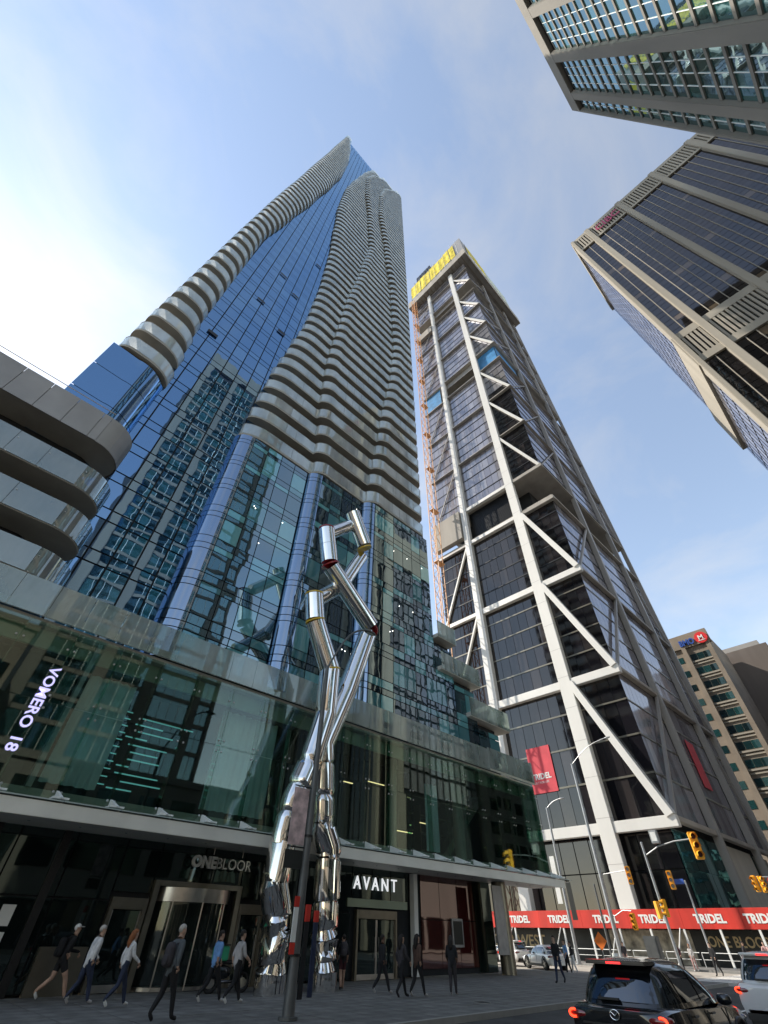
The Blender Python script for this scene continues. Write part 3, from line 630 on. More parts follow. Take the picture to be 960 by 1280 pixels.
# corner bay braces: from the column down to the outer corner
for a, b in zip(LV, LV[1:-1]):
    if (a, b) in VOID: continue
    w_ = 1.05 if a < 64 else .7
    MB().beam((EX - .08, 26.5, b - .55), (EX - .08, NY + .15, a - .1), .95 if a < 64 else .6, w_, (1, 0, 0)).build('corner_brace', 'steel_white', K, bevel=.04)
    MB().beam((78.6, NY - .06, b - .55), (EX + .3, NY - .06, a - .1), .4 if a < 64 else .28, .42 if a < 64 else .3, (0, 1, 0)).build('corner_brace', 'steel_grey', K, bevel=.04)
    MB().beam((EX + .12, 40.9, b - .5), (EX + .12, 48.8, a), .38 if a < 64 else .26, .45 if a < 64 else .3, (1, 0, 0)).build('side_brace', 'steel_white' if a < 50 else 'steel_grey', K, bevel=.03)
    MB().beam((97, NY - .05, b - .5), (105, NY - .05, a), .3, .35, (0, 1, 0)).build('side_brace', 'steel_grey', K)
# working platform and netting at the top
pf = MB(); pf.box(EX - 2.6, NY - 3.0, 222.5, KW + 2, KS + 2, 229.0); pf.build('working_platform', 'concrete', K)
pf = MB()
for i in range(16): pf.box(EX - 2.4, NY - 2.8 + i * 2.1, 221.9, KW + 1.8, NY - 2.55 + i * 2.1, 222.45)
pf.build('platform_joists', 'brown_stone', K)
def net(x0, y0, x1, y1, z0, z1, name='safety_net', mat='yellow_net'):
    """sagging sheet of netting between two posts"""
    b = MB(); nu, nv = 8, 8; d = Vector((x1 - x0, y1 - y0, 0)); nr = Vector((d.y, -d.x, 0)).normalized(); ph_ = random.uniform(0, 6)
    b.add([Vector((x0, y0, 0)) + d * (i / nu) + nr * (.10 * math.sin(i * .9 + ph_) * math.sin(math.pi * j / nv) + .05 * math.sin(j * 1.7 + ph_)) + Vector((0, 0, z0 + (z1 - z0 - .5 * math.sin(math.pi * i / nu)) * j / nv)) for j in range(nv + 1) for i in range(nu + 1)], [(j * (nu + 1) + i, j * (nu + 1) + i + 1, (j + 1) * (nu + 1) + i + 1, (j + 1) * (nu + 1) + i) for j in range(nv) for i in range(nu)])
    b.build(name, mat, K, smooth='all'); MB().box(x0 - .08, y0 - .08, z0 - 1, x0 + .08, y0 + .08, z1 + .6).build('net_post', 'galvanised', K)
for i in range(9): net(EX - 2.75, NY + 4.5 + i * 3.1, EX - 2.75, NY + 1.5 + i * 3.1, 229.1, 245.5 + random.uniform(-.6, .9))
for i in range(3): net(EX + 1 + i * 5, NY - 3.15, EX + 5.8 + i * 5, NY - 3.15, 229.1, 245 - i)
for i in range(5): MB().box(EX + 14.5 + i * 4.1, NY - 3.1, 229.1, EX + 18.4 + i * 4.1, NY - 3.0, 242 + random.uniform(-1, 1)).build('formwork_panel', 'green_net', K)
fm = MB()
for i in range(6):
    for z in range(5): fm.box(EX - 1.5, 36 + i * 1.6, 244 + z * 2.6, EX + 1.5, 37.3 + i * 1.6, 246.2 + z * 2.6)
fm.box(EX - .6, 36, 229.1, EX + .6, 45.3, 244.2); fm.build('steel_formwork', 'dark_metal', K)
fm = MB(); fm.prism([(EX - 2.4, NY - 2.8), (EX + 2, NY - 2.8), (EX + 2, NY + 6), (EX - 2.4, NY + 6)], 229.1, 248); fm.build('corner_formwork', 'steel_grey', K)
ck = MB()
for i in range(14):
    x, y, h_ = EX - 2 + random.uniform(0, 3), random.uniform(NY, KS - 4), random.uniform(2, 5); ck.box(x, y, 245 - 6, x + random.uniform(.3, 1.4), y + random.uniform(.5, 2.2), 245 + h_)
ck.build('stacked_formwork', 'steel_grey', K, kind='stuff')
for i in range(10): MB().tube([(EX - 2.4, NY + 3 * i, 229), (EX - 2.4, NY + 3 * i, 250 + random.uniform(-2, 3))], .09, 5).build('scaffold_tube', 'galvanised', K)
# base storey and sign banners
Pb = Pieces('lobby_pane', 'black_glass', K); Pb.wall((EX + 1.25, KS), (0, -1), KS - NY - 1.2, 14, [(.1, 3.9), (3.9, 7.4), (7.4, 10.9)], gap=.12, tilt=.004); Pb.done(); Pb = Pieces('lobby_side_pane', 'green_glass', K); Pb.wall((EX + 1.4, NY + 1.05), (1, 0), 18, 9, [(.1, 3.9), (3.9, 7.4), (7.4, 10.9)], gap=.12); Pb.done(); MB().box(EX + 1.3, NY + 1.1, 0, KW, NY + 1.18, 11.0).build('lobby_glass', 'green_glass', K)
MB().box(84, NY + .6, 0, 95, NY + 1.05, 11).build('base_wall', 'slab_concrete', K); MB().box(98, NY + .6, 0, 104, NY + 1.05, 11).build('base_wall', 'concrete', K)
MB().box(EX + .28, 32.6, 16.2, EX + .34, 36.4, 22.0).build('site_banner', 'red_banner', K); text('banner_lettering', 'TRIDEL', .98, (EX + .26, 36.3, 17.9), FACE_E, 'white_paint', K, .005, bold=.03); text('banner_lettering', 'BUILT FOR LIFE', .38, (EX + .26, 36.2, 17.35), FACE_E, 'white_paint', K, .005)
MB().box(85.5, NY + .28, 18.0, 89.0, NY + .34, 24.5).build('site_banner', 'red_banner', K)
# red overhead hoarding round the building site
HB = thing('hoarding', (62, 30, 0), 'red overhead site hoarding with white lettering round the foot of the braced skyscraper', 'hoarding')
HX, HY = 61.6, 13.2
for i in range(14):
    y0 = 50.0 - i * (50 - HY) / 14; y1 = 50.0 - (i + 1) * (50 - HY) / 14; MB().box(HX, y0 - .01, 2.55, HX + .12, y1 + .01, 4.0).build('fascia_board', 'red_paint', HB)
for i in range(10): MB().box(HX + .12 + i * 4, HY - .12, 2.55, HX + 4.1 + i * 4, HY, 4.0).build('fascia_board', 'red_paint', HB)
hr = MB(); hr.box(HX + .13, HY + .02, 3.8, EX + 1, 50, 3.95); hr.box(HX + .13, HY + .02, 3.8, 102, NY + 1, 3.949); hr.build('hoarding_roof', 'steel_grey', HB)
for y in (40.9, 35.7, 30.2, 25.2, 19.9, 15.6): text('hoarding_lettering', 'TRIDEL', .85, (HX - .02, y, 2.98), FACE_E, 'white_paint', HB, .005, bold=.035)
for x in (64.5, 72, 80): text('hoarding_lettering', 'TRIDEL', .85, (x, HY - .15, 2.98), FACE_N, 'white_paint', HB, .005, bold=.035)
for y in [50 - i * 3.2 for i in range(12)]: MB().box(HX + .02, y - .09, 0, HX + .2, y + .09, 2.55).build('hoarding_post', 'white_paint', HB)
for y in [48 - i * 6.4 for i in range(5)]: MB().beam((HX - .9, y, .05), (HX + .0, y - .9, 2.6), .08, .08).build('raking_prop', 'white_paint', HB)
MB().box(EX - .9, 30, 0, EX - .8, 50, 2.5).build('mural_board', 'black_board', HB); MB().box(EX - .9, 21.6, 0, EX - .8, 29.98, 2.5).build('mural_board', 'mural', HB); MB().box(EX - .9, 13.4, 0, EX - .8, 21.58, 2.5).build('mural_board', 'black_board', HB)
text('mural_lettering', 'ONE BLOOR WEST', 1.4, (EX - .92, 50.6, 1.0), FACE_E, 'gold_letter', HB, .005, bold=.02, sx=1.05)
text('mural_lettering', 'ONE BLOOR WEST', 1.05, (EX - .92, 20.2, 1.35), FACE_E, 'gold_letter', HB, .005, bold=.02, sx=.9); text('mural_lettering', 'TRIDEL', .5, (EX - .92, 16.6, .55), FACE_E, 'gold_letter', HB, .005)
for i in range(11):
    y = 49 - i * 3.2; f = MB(); f.tube([(HX - .4, y, .95), (HX - .4, y - 3.0, .95)], .03, 5); f.tube([(HX - .4, y, .0), (HX - .4, y, .95)], .03, 5); f.tube([(HX - .4, y, .5), (HX - .4, y - 3.0, .5)], .02, 5); f.build('walkway_rail', 'white_paint', HB)
# construction hoist mast beside the skyscraper
CR = thing('hoist_mast', (61.0, 46.5, 0), 'thin orange lattice hoist mast climbing the side of the braced skyscraper', 'crane')
ch = MB(); hw = .8
for sx in (-1, 1):
    for sy in (-1, 1): ch.beam((61 + sx * hw, 46.5 + sy * hw, 0), (61 + sx * hw, 46.5 + sy * hw, 219), .16, .16)
ch.build('chords', 'orange_paint', CR)
br = MB(); n = 110
for i in range(n):
    z0 = i * 219 / n; z1 = z0 + 219 / n; s = 1 if i % 2 else -1
    for a, b in (((-hw, s * hw * -1), (-hw, s * hw)), ((s * hw, -hw), (-s * hw, -hw)), ((-hw, hw), (hw, hw)) if i % 2 else ((hw, hw), (-hw, hw))): br.beam((61 + a[0], 46.5 + a[1], z0), (61 + b[0], 46.5 + b[1], z1), .09, .09)
br.build('lattice', 'orange_paint', CR)
for i in range(13):
    z = 12 + i * 16.2; q = MB(); q.box(60.0, 45.6, z, 62.4, 46.9, z + .14); q.build('tie_collar', 'orange_paint', CR)

# ------------------------------------------------------------------ bank tower (dark glass in beige stone frame)
B = thing('office_tower', (70, -29, 0), 'beige stone framed office tower with dark glass bays and slotted roof band', 'building')
BX, BY, BW, BN, BH = 58.6, -11.8, 83.0, -46.5, 140.0
MB().box(BX + .5, BN, 0, BW - .3, BY - .5, BH - .5).build('core', 'core', B)
P = Pieces('window_pane', 'office_glass', B); sp = MB()
bays = [(-12.5, -15.7, 2), (-16.8, -24.3, 5), (-25.4, -32.9, 5), (-34.0, -41.5, 5), (-42.6, -45.9, 2)]
fh_ = 3.53
zl = [(78.6 + fh_ * i, 78.6 + fh_ * (i + 1)) for i in range(15)] + [(68.4 - fh_ * (i + 1), 68.4 - fh_ * i) for i in range(17)]
zl2 = [q for a, b in zl for q in ((a, a + 1.5), (a + 1.5, b))]
for y0, y1, n in bays: P.wall((BX + .35, y0), (0, -1), y0 - y1, n, zl2, gap=.10, tilt=.003)
P.done()
ml = MB()
for y0, y1, n in bays:
    for i in range(n + 1): y = y0 - (y0 - y1) * i / n; ml.box(BX + .2, y - .05, 8, BX + .33, y + .05, 68.4); ml.box(BX + .2, y - .05, 78.6, BX + .33, y + .05, 131.5)
ml.build('window_mullions', 'beige_stone', B)
ed = [BY] + [v for y0, y1, n in bays for v in (y0, y1)] + [BN]
for i in range(0, len(ed), 2): MB().box(BX - .35, ed[i + 1], 0, BX + .34, ed[i], BH).build('pier', 'beige_stone', B, bevel=.08)
for y0, y1, n in bays:
    MB().box(BX - .05, y1, 131.6, BX + .36, y0, 132.5).build('roof_band', 'beige_stone', B); MB().box(BX - .05, y1, 138.6, BX + .36, y0, BH).build('roof_band', 'beige_stone', B)
    MB().box(BX - .05, y1, 68.5, BX + .36, y0, 70.2).build('mid_band', 'beige_stone', B); MB().box(BX - .05, y1, 76.6, BX + .36, y0, 78.5).build('mid_band', 'beige_stone', B)
    k = 12 if n == 5 else 5
    for i in range(k):
        a = y0 - (y0 - y1) * (i + .28) / k; b = y0 - (y0 - y1) * (i + .82) / k
        MB().box(BX - .02, b, 132.52, BX + .35, a, 138.58).build('slot_fin', 'beige_stone', B); MB().box(BX - .02, b, 70.22, BX + .35, a, 76.58).build('slot_fin', 'beige_stone', B)
sd = Pieces('side_pane', 'grey_glass', B); sd.wall((BX + 2.6, BY - .3), (1, 0), 21.5, 12, [(78.6 + fh_ * i, 78.6 + fh_ * i + 3.53) for i in range(17)], gap=.5, th=.05); sd.wall((BX + 2.6, BY - .3), (1, 0), 21.5, 12, [(68.4 - fh_ * (i + 1), 68.4 - fh_ * i) for i in range(14)], gap=.5); sd.done()
MB().box(BX + .36, BY - .45, 68.5, BW, BY + .2, 78.5).build('mid_band', 'beige_stone', B); MB().box(BX + .36, BY - .45, 0, BX + 2.5, BY - .05, BH).build('pier', 'beige_stone', B); MB().box(BX + .36, BY - .46, 138.0, BW, BY + .1, BH).build('roof_band', 'beige_stone', B)
text('roof_lettering', 'CIBC', 4.4, (BX - .42, -17.6, 133.9), FACE_E, 'magenta_sign', B, .06, bold=.05, sx=.62)

# ------------------------------------------------------------------ concrete tower of the department store centre
D = thing('concrete_tower', (16, -35, 0), 'grey concrete office tower with broad piers and green glass bays', 'building')
DX0, DX1, DY, DH = 3.0, 29.4, -22.5, 122.0
MB().box(DX0, DY - 26, 0, DX1 - .4, DY - .5, DH - .3).build('core', 'core', D)
bx = [(29.0, 26.9, 2), (25.5, 19.9, 4), (18.2, 12.2, 4), (10.6, 4.6, 4)]
P = Pieces('window_pane', 'green_glass', D); Pq = Pieces('spandrel', 'bay_concrete', D); sf = 3.4; zq = 114.6; nfl_ = 29
for x1, x0, n in bx:
    for i in range(nfl_):
        z1 = zq - i * sf; P.wall((x1, DY - .33), (-1, 0), x1 - x0, n, [(z1 - sf + .57, z1 + .03)], gap=.07, tilt=.003)
        Pq.put(((x0 + x1) / 2, DY - .27, z1 - sf + .3), (x1 - x0 - .02, .2, .56), 0, 0)
P.done(); Pq.done()
lm_ = MB()
for x1, x0, n in bx:
    for i in range(1, n): x = x1 - (x1 - x0) * i / n; lm_.box(x - .03, DY - .34, 14, x + .03, DY - .24, zq)
lm_.build('window_mullions', 'white_paint', D)
ex = [DX1] + [v for a, b, n in bx for v in (a, b)] + [DX0]
for i in range(0, len(ex), 2): MB().box(ex[i + 1], DY - .45, 0, ex[i], DY + .25, DH - 5.5).build('pier', 'bay_concrete', D, bevel=.08)
MB().box(DX0, DY - .46, DH - 5.48, DX1, DY + .25, DH).build('roof_band', 'bay_concrete', D, bevel=.1)
MB().box(DX1 - .4, DY - 26, 0, DX1, DY - .48, DH).build('side_wall', 'bay_concrete', D)
# low buildings on the north side of the street, behind the viewer (they show in the glass)
def block(name, label, x0, x1, y, z1, wall, wm, hm, dy=14, g='store_glass'):
    o = thing(name, ((x0 + x1) / 2, y - dy / 2, 0), label, 'building'); MB().box(x0, y - dy, 0, x1, y, z1).build('wall', wall, o)
    Pw = Pieces('window_pane', g, o); n = int((x1 - x0) / wm); m = int((z1 - 5) / hm)
    for i in range(n):
        for j in range(m): Pw.put((x0 + (x1 - x0) * (i + .5) / n, y + .03, 4.6 + hm * (j + .5)), (wm * .72, .06, hm * .55), math.pi, .003)
    for i in range(n): Pw.put((x0 + (x1 - x0) * (i + .5) / n, y + .03, 1.9), (wm * .86, .06, 3.2), math.pi, .003)
    Pw.done(); MB().box(x0 - .2, y - dy, z1, x1 + .2, y + .25, z1 + .6).build('cornice', wall, o); return o
block('office_block', 'brown stone office block with wide dark windows facing the glass podium', -34, 2.0, -9.5, 24, 'brown_stone', 2.6, 3.3, 16)
block('store_block', 'low grey concrete department store at the foot of the concrete tower', 2.6, 33, -9.5, 13, 'bay_concrete', 3.8, 4.0, 12.6)
block('brick_block', 'brown block with rows of windows across the cross street', 58.8, 100, -8.0, 7.9, 'concrete', 4.0, 3.6, 3.0)
block('stone_block', 'tall brown stone block west of the beige framed office tower', 84, 150, -10.5, 52, 'brown_dark', 3.4, 3.5, 24)

# ------------------------------------------------------------------ brown bank block and blank tower down the street
G = thing('bank_building', (140, 18, 0), 'brown stone bank block with roof sign and ribbon windows beyond the braced skyscraper', 'building')
GX = 130.0
MB().box(GX, 14.6, 0, GX + 18, 36, 59).build('wall', 'brown_stone', G); MB().box(GX - .5, 14.2, 56.5, GX + .5, 36, 60).build('parapet', 'brown_stone', G)
for y in (14.6, 20.4): MB().box(GX - .7, y, 0, GX - .02, y + 1.0, 56.5).build('pier', 'brown_stone', G)
Pw = Pieces('window_pane', 'green_glass', G); Ps = Pieces('sill', 'beige_stone', G)
for i in range(15):
    z = 4 + i * 3.5
    Pw.wall((GX - .04, 20.3), (0, -1), 4.6, 3, [(z, z + 1.7)], gap=.1, th=.06); Pw.wall((GX - .04, 24.6), (0, -1), 2.6, 2, [(z, z + 1.6)], gap=.1); Pw.wall((GX - .04, 34), (0, -1), 8, 4, [(z, z + 1.6)], gap=.1)
    Ps.put((GX - .2, 18.0, z - .35), (.4, 4.7, .35), 0, 0); Ps.put((GX - .12, 18.0, z - 1.0), (.24, 4.7, .3), 0, 0)
Pw.done(); Ps.done()
text('roof_sign', 'BMO', 2.1, (GX - .6, 21.3, 57.0), FACE_E, 'bmo_blue', G, .15, bold=.06, sx=.8)
rs = MB(); rs.cyl((GX - .55, 15.9, 57.8), (GX - .95, 15.9, 57.8), 1.45, 24); rs.build('roundel', 'bmo_red', G); text('roundel_mark', 'M', 1.55, (GX - 1.0, 16.55, 57.3), FACE_E, 'white_paint', G, .03, bold=.05); MB().box(GX - 1.02, 15.1, 56.95, GX - .98, 16.7, 57.12).build('roundel_bar', 'white_paint', G)
H = thing('brown_slab_tower', (170, 8, 0), 'blank dark brown concrete block standing beside the bank block', 'building')
MB().box(149, 5.0, 0, 185, 17, 60).build('wall', 'brown_dark', H); MB().box(149, 6.5, 60, 180, 17, 61.2).build('parapet', 'steel_grey', H); MB().box(150, -6, 0, 190, 5, 52).build('wall', 'brown_dark', H)
for i in range(12):
    for j in range(2): MB().box(149.9 + 0, -5 + j * 5, 4 + i * 3.9, 149.98, -1 + j * 5, 6 + i * 3.9).build('window_pane', 'green_glass', H)
# ------------------------------------------------------------------ mirror steel tube sculpture in front of the podium
SC = thing('tube_sculpture', (15.2, 20.5, 0), 'tall mirror steel sculpture of two kinked tubes with red and yellow ends', 'sculpture')
def crumple(path, r, seed, name):
    """tube that is pinched and dented like crushed foil low down and runs smooth higher up"""
    rnd = random.Random(seed); path = [Vector(p) for p in path]; pts = []; rad = []; ph = []; am = []
    cre = 0.0; A = .0; P0 = 0.0; K0 = 2
    for a, b in zip(path, path[1:]):
        ln = (b - a).length; n = max(3, int(ln / .14))
        for i in range(n):
            p = a.lerp(b, i / n); t = i / n; low = p.z < 8.2
            if low and p.z > cre: cre = p.z + (rnd.uniform(.8, 1.4) if p.z > 1.8 else rnd.uniform(.16, .34)); A = rnd.uniform(.03, .09) if p.z > 1.8 else rnd.uniform(.08, .16); P0 = rnd.uniform(0, 6.28); K0 = rnd.choice((2, 3, 3)); pin = rnd.uniform(.74, .88); off = Vector((rnd.uniform(-.1, .1), rnd.uniform(-.08, .08), 0))
            else: pin = 1.0; off = Vector((0, 0, 0))
            if not low: A = .015
            pts.append(p + off); rad.append(r * pin); ph.append((K0, P0)); am.append(A)
    pts.append(path[-1]); rad.append(r); ph.append(ph[-1]); am.append(0)
    wob = lambda i, k: 1 + am[i] * math.sin(ph[i][0] * 2 * math.pi * k / 22 + ph[i][1]) + am[i] * .35 * math.sin(5 * 2 * math.pi * k / 22 + ph[i][1] * 2)
    b = MB(); b.tube(pts, rad, 22, True, wob); o = b.build(name, 'mirror_steel', SC, smooth='all'); o.data.set_sharp_from_angle(angle=R(38)); return o
crumple([(13.92, 20.4, .5), (13.86, 20.4, 1.03), (13.8, 20.4, 2.29), (13.47, 20.4, 3.02), (13.57, 20.4, 4.23), (13.61, 20.4, 4.8), (13.82, 20.4, 6.21), (14.49, 20.4, 7.86), (15.15, 20.4, 10.41), (15.1, 20.35, 13.0)], .60, 1, 'crumpled_tube')
crumple([(16.6, 20.6, .5), (16.55, 20.6, 1.01), (16.48, 20.6, 2.12), (16.4, 20.6, 3.32), (16.32, 20.6, 4.57), (15.85, 20.6, 5.27), (15.61, 20.6, 7.37), (15.36, 20.6, 9.01), (16.66, 20.6, 12.08), (18.25, 20.6, 16.8)], .60, 2, 'crumpled_tube')
for x, y in ((13.92, 20.4), (16.6, 20.6)): MB().cyl((x, y, -.01), (x, y, .55), .60, 28).build('drum_base', 'mirror_steel', SC, smooth=True)
def pipe(a, b, r=.60):
    a, b = Vector(a), Vector(b); m = MB(); n = max(1, round((b - a).length / 1.3))
    m.tube([a.lerp(b, i / n) for i in range(n + 1)], r, 28); o = m.build('tube', 'mirror_steel', SC, smooth=True)
    for i in range(1, n): c = a.lerp(b, i / n); d = (b - a).normalized() * .012; MB().cyl(c - d, c + d, r + .006, 28).build('weld_seam', 'galvanised', o, smooth=True)
    return o
def disc(c, d, col, r=.61): d = Vector(d).normalized() * .05; c = Vector(c); MB().cyl(c - d, c + d, r, 28).build('coloured_end', col, SC, smooth=True)
plain('enamel_red', (.28, .008, .012), .25, coat=.6, var=.05); plain('enamel_yellow', (.62, .40, .015), .25, coat=.6, var=.05)
pipe((15.1, 20.35, 13.0), (13.55, 20.3, 15.6)); pipe((13.52, 20.3, 15.7), (13.15, 20.3, 17.35)); disc((13.14, 20.3, 17.42), (-.2, 0, 1), 'enamel_yellow'); disc((13.53, 20.3, 15.64), (-.4, 0, 1), 'enamel_yellow', .63); disc((15.12, 20.36, 13.0), (-.3, 0, 1), 'enamel_yellow', .63)
pipe((18.1, 20.2, 17.1), (14.13, 20.2, 20.15)); disc((18.2, 20.35, 17.0), (.8, 0, .9), 'enamel_red', .63); disc((14.05, 20.2, 20.3), (-.6, 0, 1), 'enamel_red', .66); pipe((13.97, 20.2, 20.45), (13.3, 20.2, 23.15)); disc((13.28, 20.2, 23.22), (-.2, 0, 1), 'enamel_red')
pipe((13.6, 20.9, 17.4), (15.9, 21.0, 19.9), .5); pipe((15.7, 21.2, 19.4), (17.5, 21.0, 23.5), .5); disc((17.35, 20.5, 23.95), (.5, 0, -.9), 'enamel_yellow', .61); pipe((17.25, 20.4, 24.1), (15.77, 20.4, 26.75), .60); pipe((13.7, 20.7, 23.3), (16.2, 20.75, 26.0), .5)

# ------------------------------------------------------------------ street lamps, signals, signs
def lamp(label, x, y, h, arm_to, r=.13, mat='galvanised', group='street lamps'):
    o = thing('street_lamp', (x, y, 0), label, 'street lamp', group)
    MB().tube([(x, y, 0), (x, y, .9), (x, y, h)], [r * 1.35, r * 1.1, r * .62], 12).build('pole', mat, o, smooth=True)
    a = Vector((x, y, h - .1)); b = Vector(arm_to); pts = [a.lerp(b, t) + Vector((0, 0, (b.z - a.z) * .22 * math.sin(math.pi * t))) for t in [i / 8 for i in range(9)]]
    MB().tube(pts, .045, 8).build('arm', mat, o, smooth=True)
    d = (b - a); d.z = 0; d.normalize(); q = MB(); q.ball((b.x + d.x * .3, b.y + d.y * .3, b.z), .40 if abs(d.x) > .5 else .16, .40 if abs(d.y) > .5 else .16, .085, 14, 8); hd = q.build('lamp_head', mat, o, smooth='all')
    q = MB(); q.ball((b.x + d.x * .32, b.y + d.y * .32, b.z - .06), .26 if abs(d.x) > .5 else .10, .26 if abs(d.y) > .5 else .10, .05, 12, 6); q.build('lens', 'canopy_glass', hd, smooth='all')
    MB().cyl((x, y, 0.0), (x, y, .06), r * 2.1, 12).build('base_plate', mat, o); return o
l1 = lamp('dark street lamp with a poster banner standing in front of the tube sculpture', 10.75, 14.7, 10.0, (12.9, 14.75, 12.6), .13, 'pole_grey')
MB().tube([(10.75, 14.7, 1.2), (10.75, 14.7, 1.26)], .17, 12).build('pole_band', 'dark_metal', l1); MB().tube([(10.75, 14.7, 4.0), (10.75, 14.7, 4.06)], .15, 12).build('pole_band', 'dark_metal', l1)
lamp('galvanised street lamp standing by the red hoarding with hanging banners', 54, 28.9, 12.3, (54, 27.2, 12.9), .15)
lamp('tall street lamp rising in front of the braced frame corner column', 57, 26, 16.8, (57, 21.2, 18.7), .19)
bn = thing('street_banner', (10.3, 14.6, 3.7), 'pink and white poster banner hanging from the dark street lamp', 'banner')
MB().box(9.95, 14.68, 3.75, 10.58, 14.70, 5.35).build('banner_cloth', 'poster', bn); MB().tube([(9.95, 14.69, 5.4), (10.7, 14.69, 5.4)], .02, 6).build('banner_rod', 'dark_metal', bn); MB().tube([(9.95, 14.69, 3.7), (10.7, 14.69, 3.7)], .02, 6).build('banner_rod', 'dark_metal', bn); MB().box(9.9, 14.68, 3.15, 10.6, 14.70, 3.62).build('banner_tail', 'black_board', bn)
ts = thing('stop_sign_strip', (10.5, 14.5, 1.6), 'red and white transit stop strip fixed to the dark street lamp', 'sign')
MB().box(10.40, 14.5, 1.5, 10.56, 14.54, 2.25).build('strip', 'white_paint', ts); MB().box(10.40, 14.495, 2.26, 10.56, 14.545, 2.5).build('strip_cap', 'red_paint', ts); MB().box(10.40, 14.495, 1.25, 10.56, 14.545, 1.49).build('strip_foot', 'red_paint', ts)
for i, x in enumerate((14.0, 14.75)):
    b = thing('parking_post', (x, 18.6 + i * .4, 0), ('slim dark post with a red cap beside the sculpture', 'slim navy post with a red cap next to the sculpture')[i], 'post'); y = 18.6 + i * .4
    MB().box(x - .09, y - .05, 0, x + .09, y + .05, 2.0).build('post', ('dark_metal', 'post_blue')[i], b, bevel=.01); MB().box(x - .10, y - .06, 2.01, x + .10, y + .06, 2.5 - .15 * i).build('cap', 'red_paint', b, bevel=.01)
for i, (z0, z1, m_) in enumerate(((4.2, 8.0, 'white_paint'), (3.0, 5.8, 'black_board'))):
    y = 29.3 - i * .75; b = thing('hanging_banner', (54, y, z0), ('long white banner hung on the lamp by the hoarding', 'dark vertical sign hung on the lamp by the hoarding')[i], 'banner'); MB().box(53.97, y - .02 - .5 * i, z0, 54.0, y + .5 - .5 * i, z1).build('cloth', m_, b); MB().tube([(53.98, 28.9, z1), (53.98, y + .5 - 1.0 * i, z1)], .02, 6).build('rod', 'dark_metal', b)
def signal(label, x, y, z, rz, scale=1.0, arm=None):
    o = thing('traffic_signal', (x, y, z), label, 'traffic light', 'yellow traffic signals', rz); s = scale
    h = MB(); h.box(-.17 * s, -.12 * s, -.52 * s, .17 * s, .12 * s, .52 * s); h.build('housing', 'yellow_paint', o, local=True, bevel=.03 * s)
    for i, zz in enumerate((.34, 0, -.34)):
        l = MB(); l.cyl((0, -.12 * s, zz * s), (0, -.14 * s, zz * s), .11 * s, 16); l.build('lens', 'lens_dark', o, local=True)
        v = MB(); n = 9; arc = [(.14 * s * math.sin(-1.9 + 3.8 * k / n), .14 * s * math.cos(-1.9 + 3.8 * k / n)) for k in range(n + 1)]
        v.add([(a, -.12 * s, zz * s + b) for a, b in arc] + [(a, -.36 * s, zz * s + b - .03 * s) for a, b in arc], [(k, k + 1, n + 2 + k, n + 1 + k) for k in range(n)]); v.build('visor', 'yellow_paint', o, local=True, smooth='all')
    return o
def post(name, label, x, y, h, r=.07, mat='galvanised', cat='pole'):
    o = thing(name, (x, y, 0), label, cat); MB().tube([(x, y, 0), (x, y, h)], [r * 1.15, r * .85], 10).build('shaft', mat, o, smooth=True); MB().cyl((x, y, 0), (x, y, .12), r * 1.9, 10).build('base', mat, o); MB().ball((x, y, h), r, r, r * .7, 8, 5).build('cap', mat, o); return o
p = post('signal_pole', 'signal pole with a curved mast arm reaching over the crossing', 50, 18.3, 7.9, .11)
MB().tube([(50, 18.3, 7.0), (50, 17, 7.55), (50, 15.6, 7.8), (50, 14.3, 7.85)], .05, 8).build('mast_arm', 'galvanised', p, smooth=True)
signal('large yellow traffic signal hanging at the end of the curved mast arm', 50, 14.0, 7.4, R(-60), 1.75)
signal('yellow traffic signal low on the mast arm pole facing the cross street', 49.9, 18.0, 3.6, R(-150), 1.05); signal('yellow traffic signal low on the mast arm pole facing away', 50.15, 18.75, 3.5, R(60), 1.05)
bx_ = thing('signal_cabinet', (50, 17.2, 7.9), 'white control box fixed above the mast arm', 'box'); MB().box(49.8, 16.7, 7.75, 50.2, 17.35, 8.7).build('case', 'galvanised', bx_, bevel=.03); MB().box(49.78, 16.8, 7.9, 49.795, 17.25, 8.55).build('door', 'white_paint', bx_)
signal('yellow traffic signal on a bracket of the tall street lamp', 56.6, 22.9, 6.3, R(-70), 1.35); signal('yellow traffic signal low on the tall street lamp', 56.6, 23.7, 2.95, R(-95), 1.15)
br_ = MB(); br_.tube([(57, 26, 6.5), (56.8, 23.2, 6.7)], .035, 6); br_.build('signal_bracket', 'galvanised', bpy.data.objects['street_lamp.002']); br_ = MB(); br_.tube([(57, 26, 3.2), (56.8, 24.6, 3.75), (56.6, 23.7, 3.7)], .035, 6); br_.build('signal_bracket', 'galvanised', bpy.data.objects['street_lamp.002'])
p = post('sign_pole', 'slim galvanised pole with a blue street name sign', 54, 17.1, 5.5, .08)
signal('yellow traffic signal beside the blue street name sign', 53.9, 18.2, 5.6, R(-75), 1.25); MB().tube([(54, 17.1, 5.5), (54, 18.2, 5.6)], .03, 6).build('bracket', 'galvanised', p)
sg = MB(); sg.box(53.96, 17.2, 5.3, 53.99, 18.0, 5.65); sg.build('street_name_plate', 'blue_sign', p)
p = post('signal_pole', 'signal pole with paired yellow heads beside the dark mural board', 60, 11.4, 6.0, .08); MB().tube([(60, 11.4, 5.9), (60, 13.3, 6.0)], .04, 6).build('mast_arm', 'galvanised', p)
signal('yellow traffic signal, first of the pair over the dark mural board', 59.9, 13.1, 5.5, R(-110), 1.1); signal('yellow traffic signal, second of the pair over the dark mural board', 59.9, 12.6, 5.45, R(-50), 1.1)
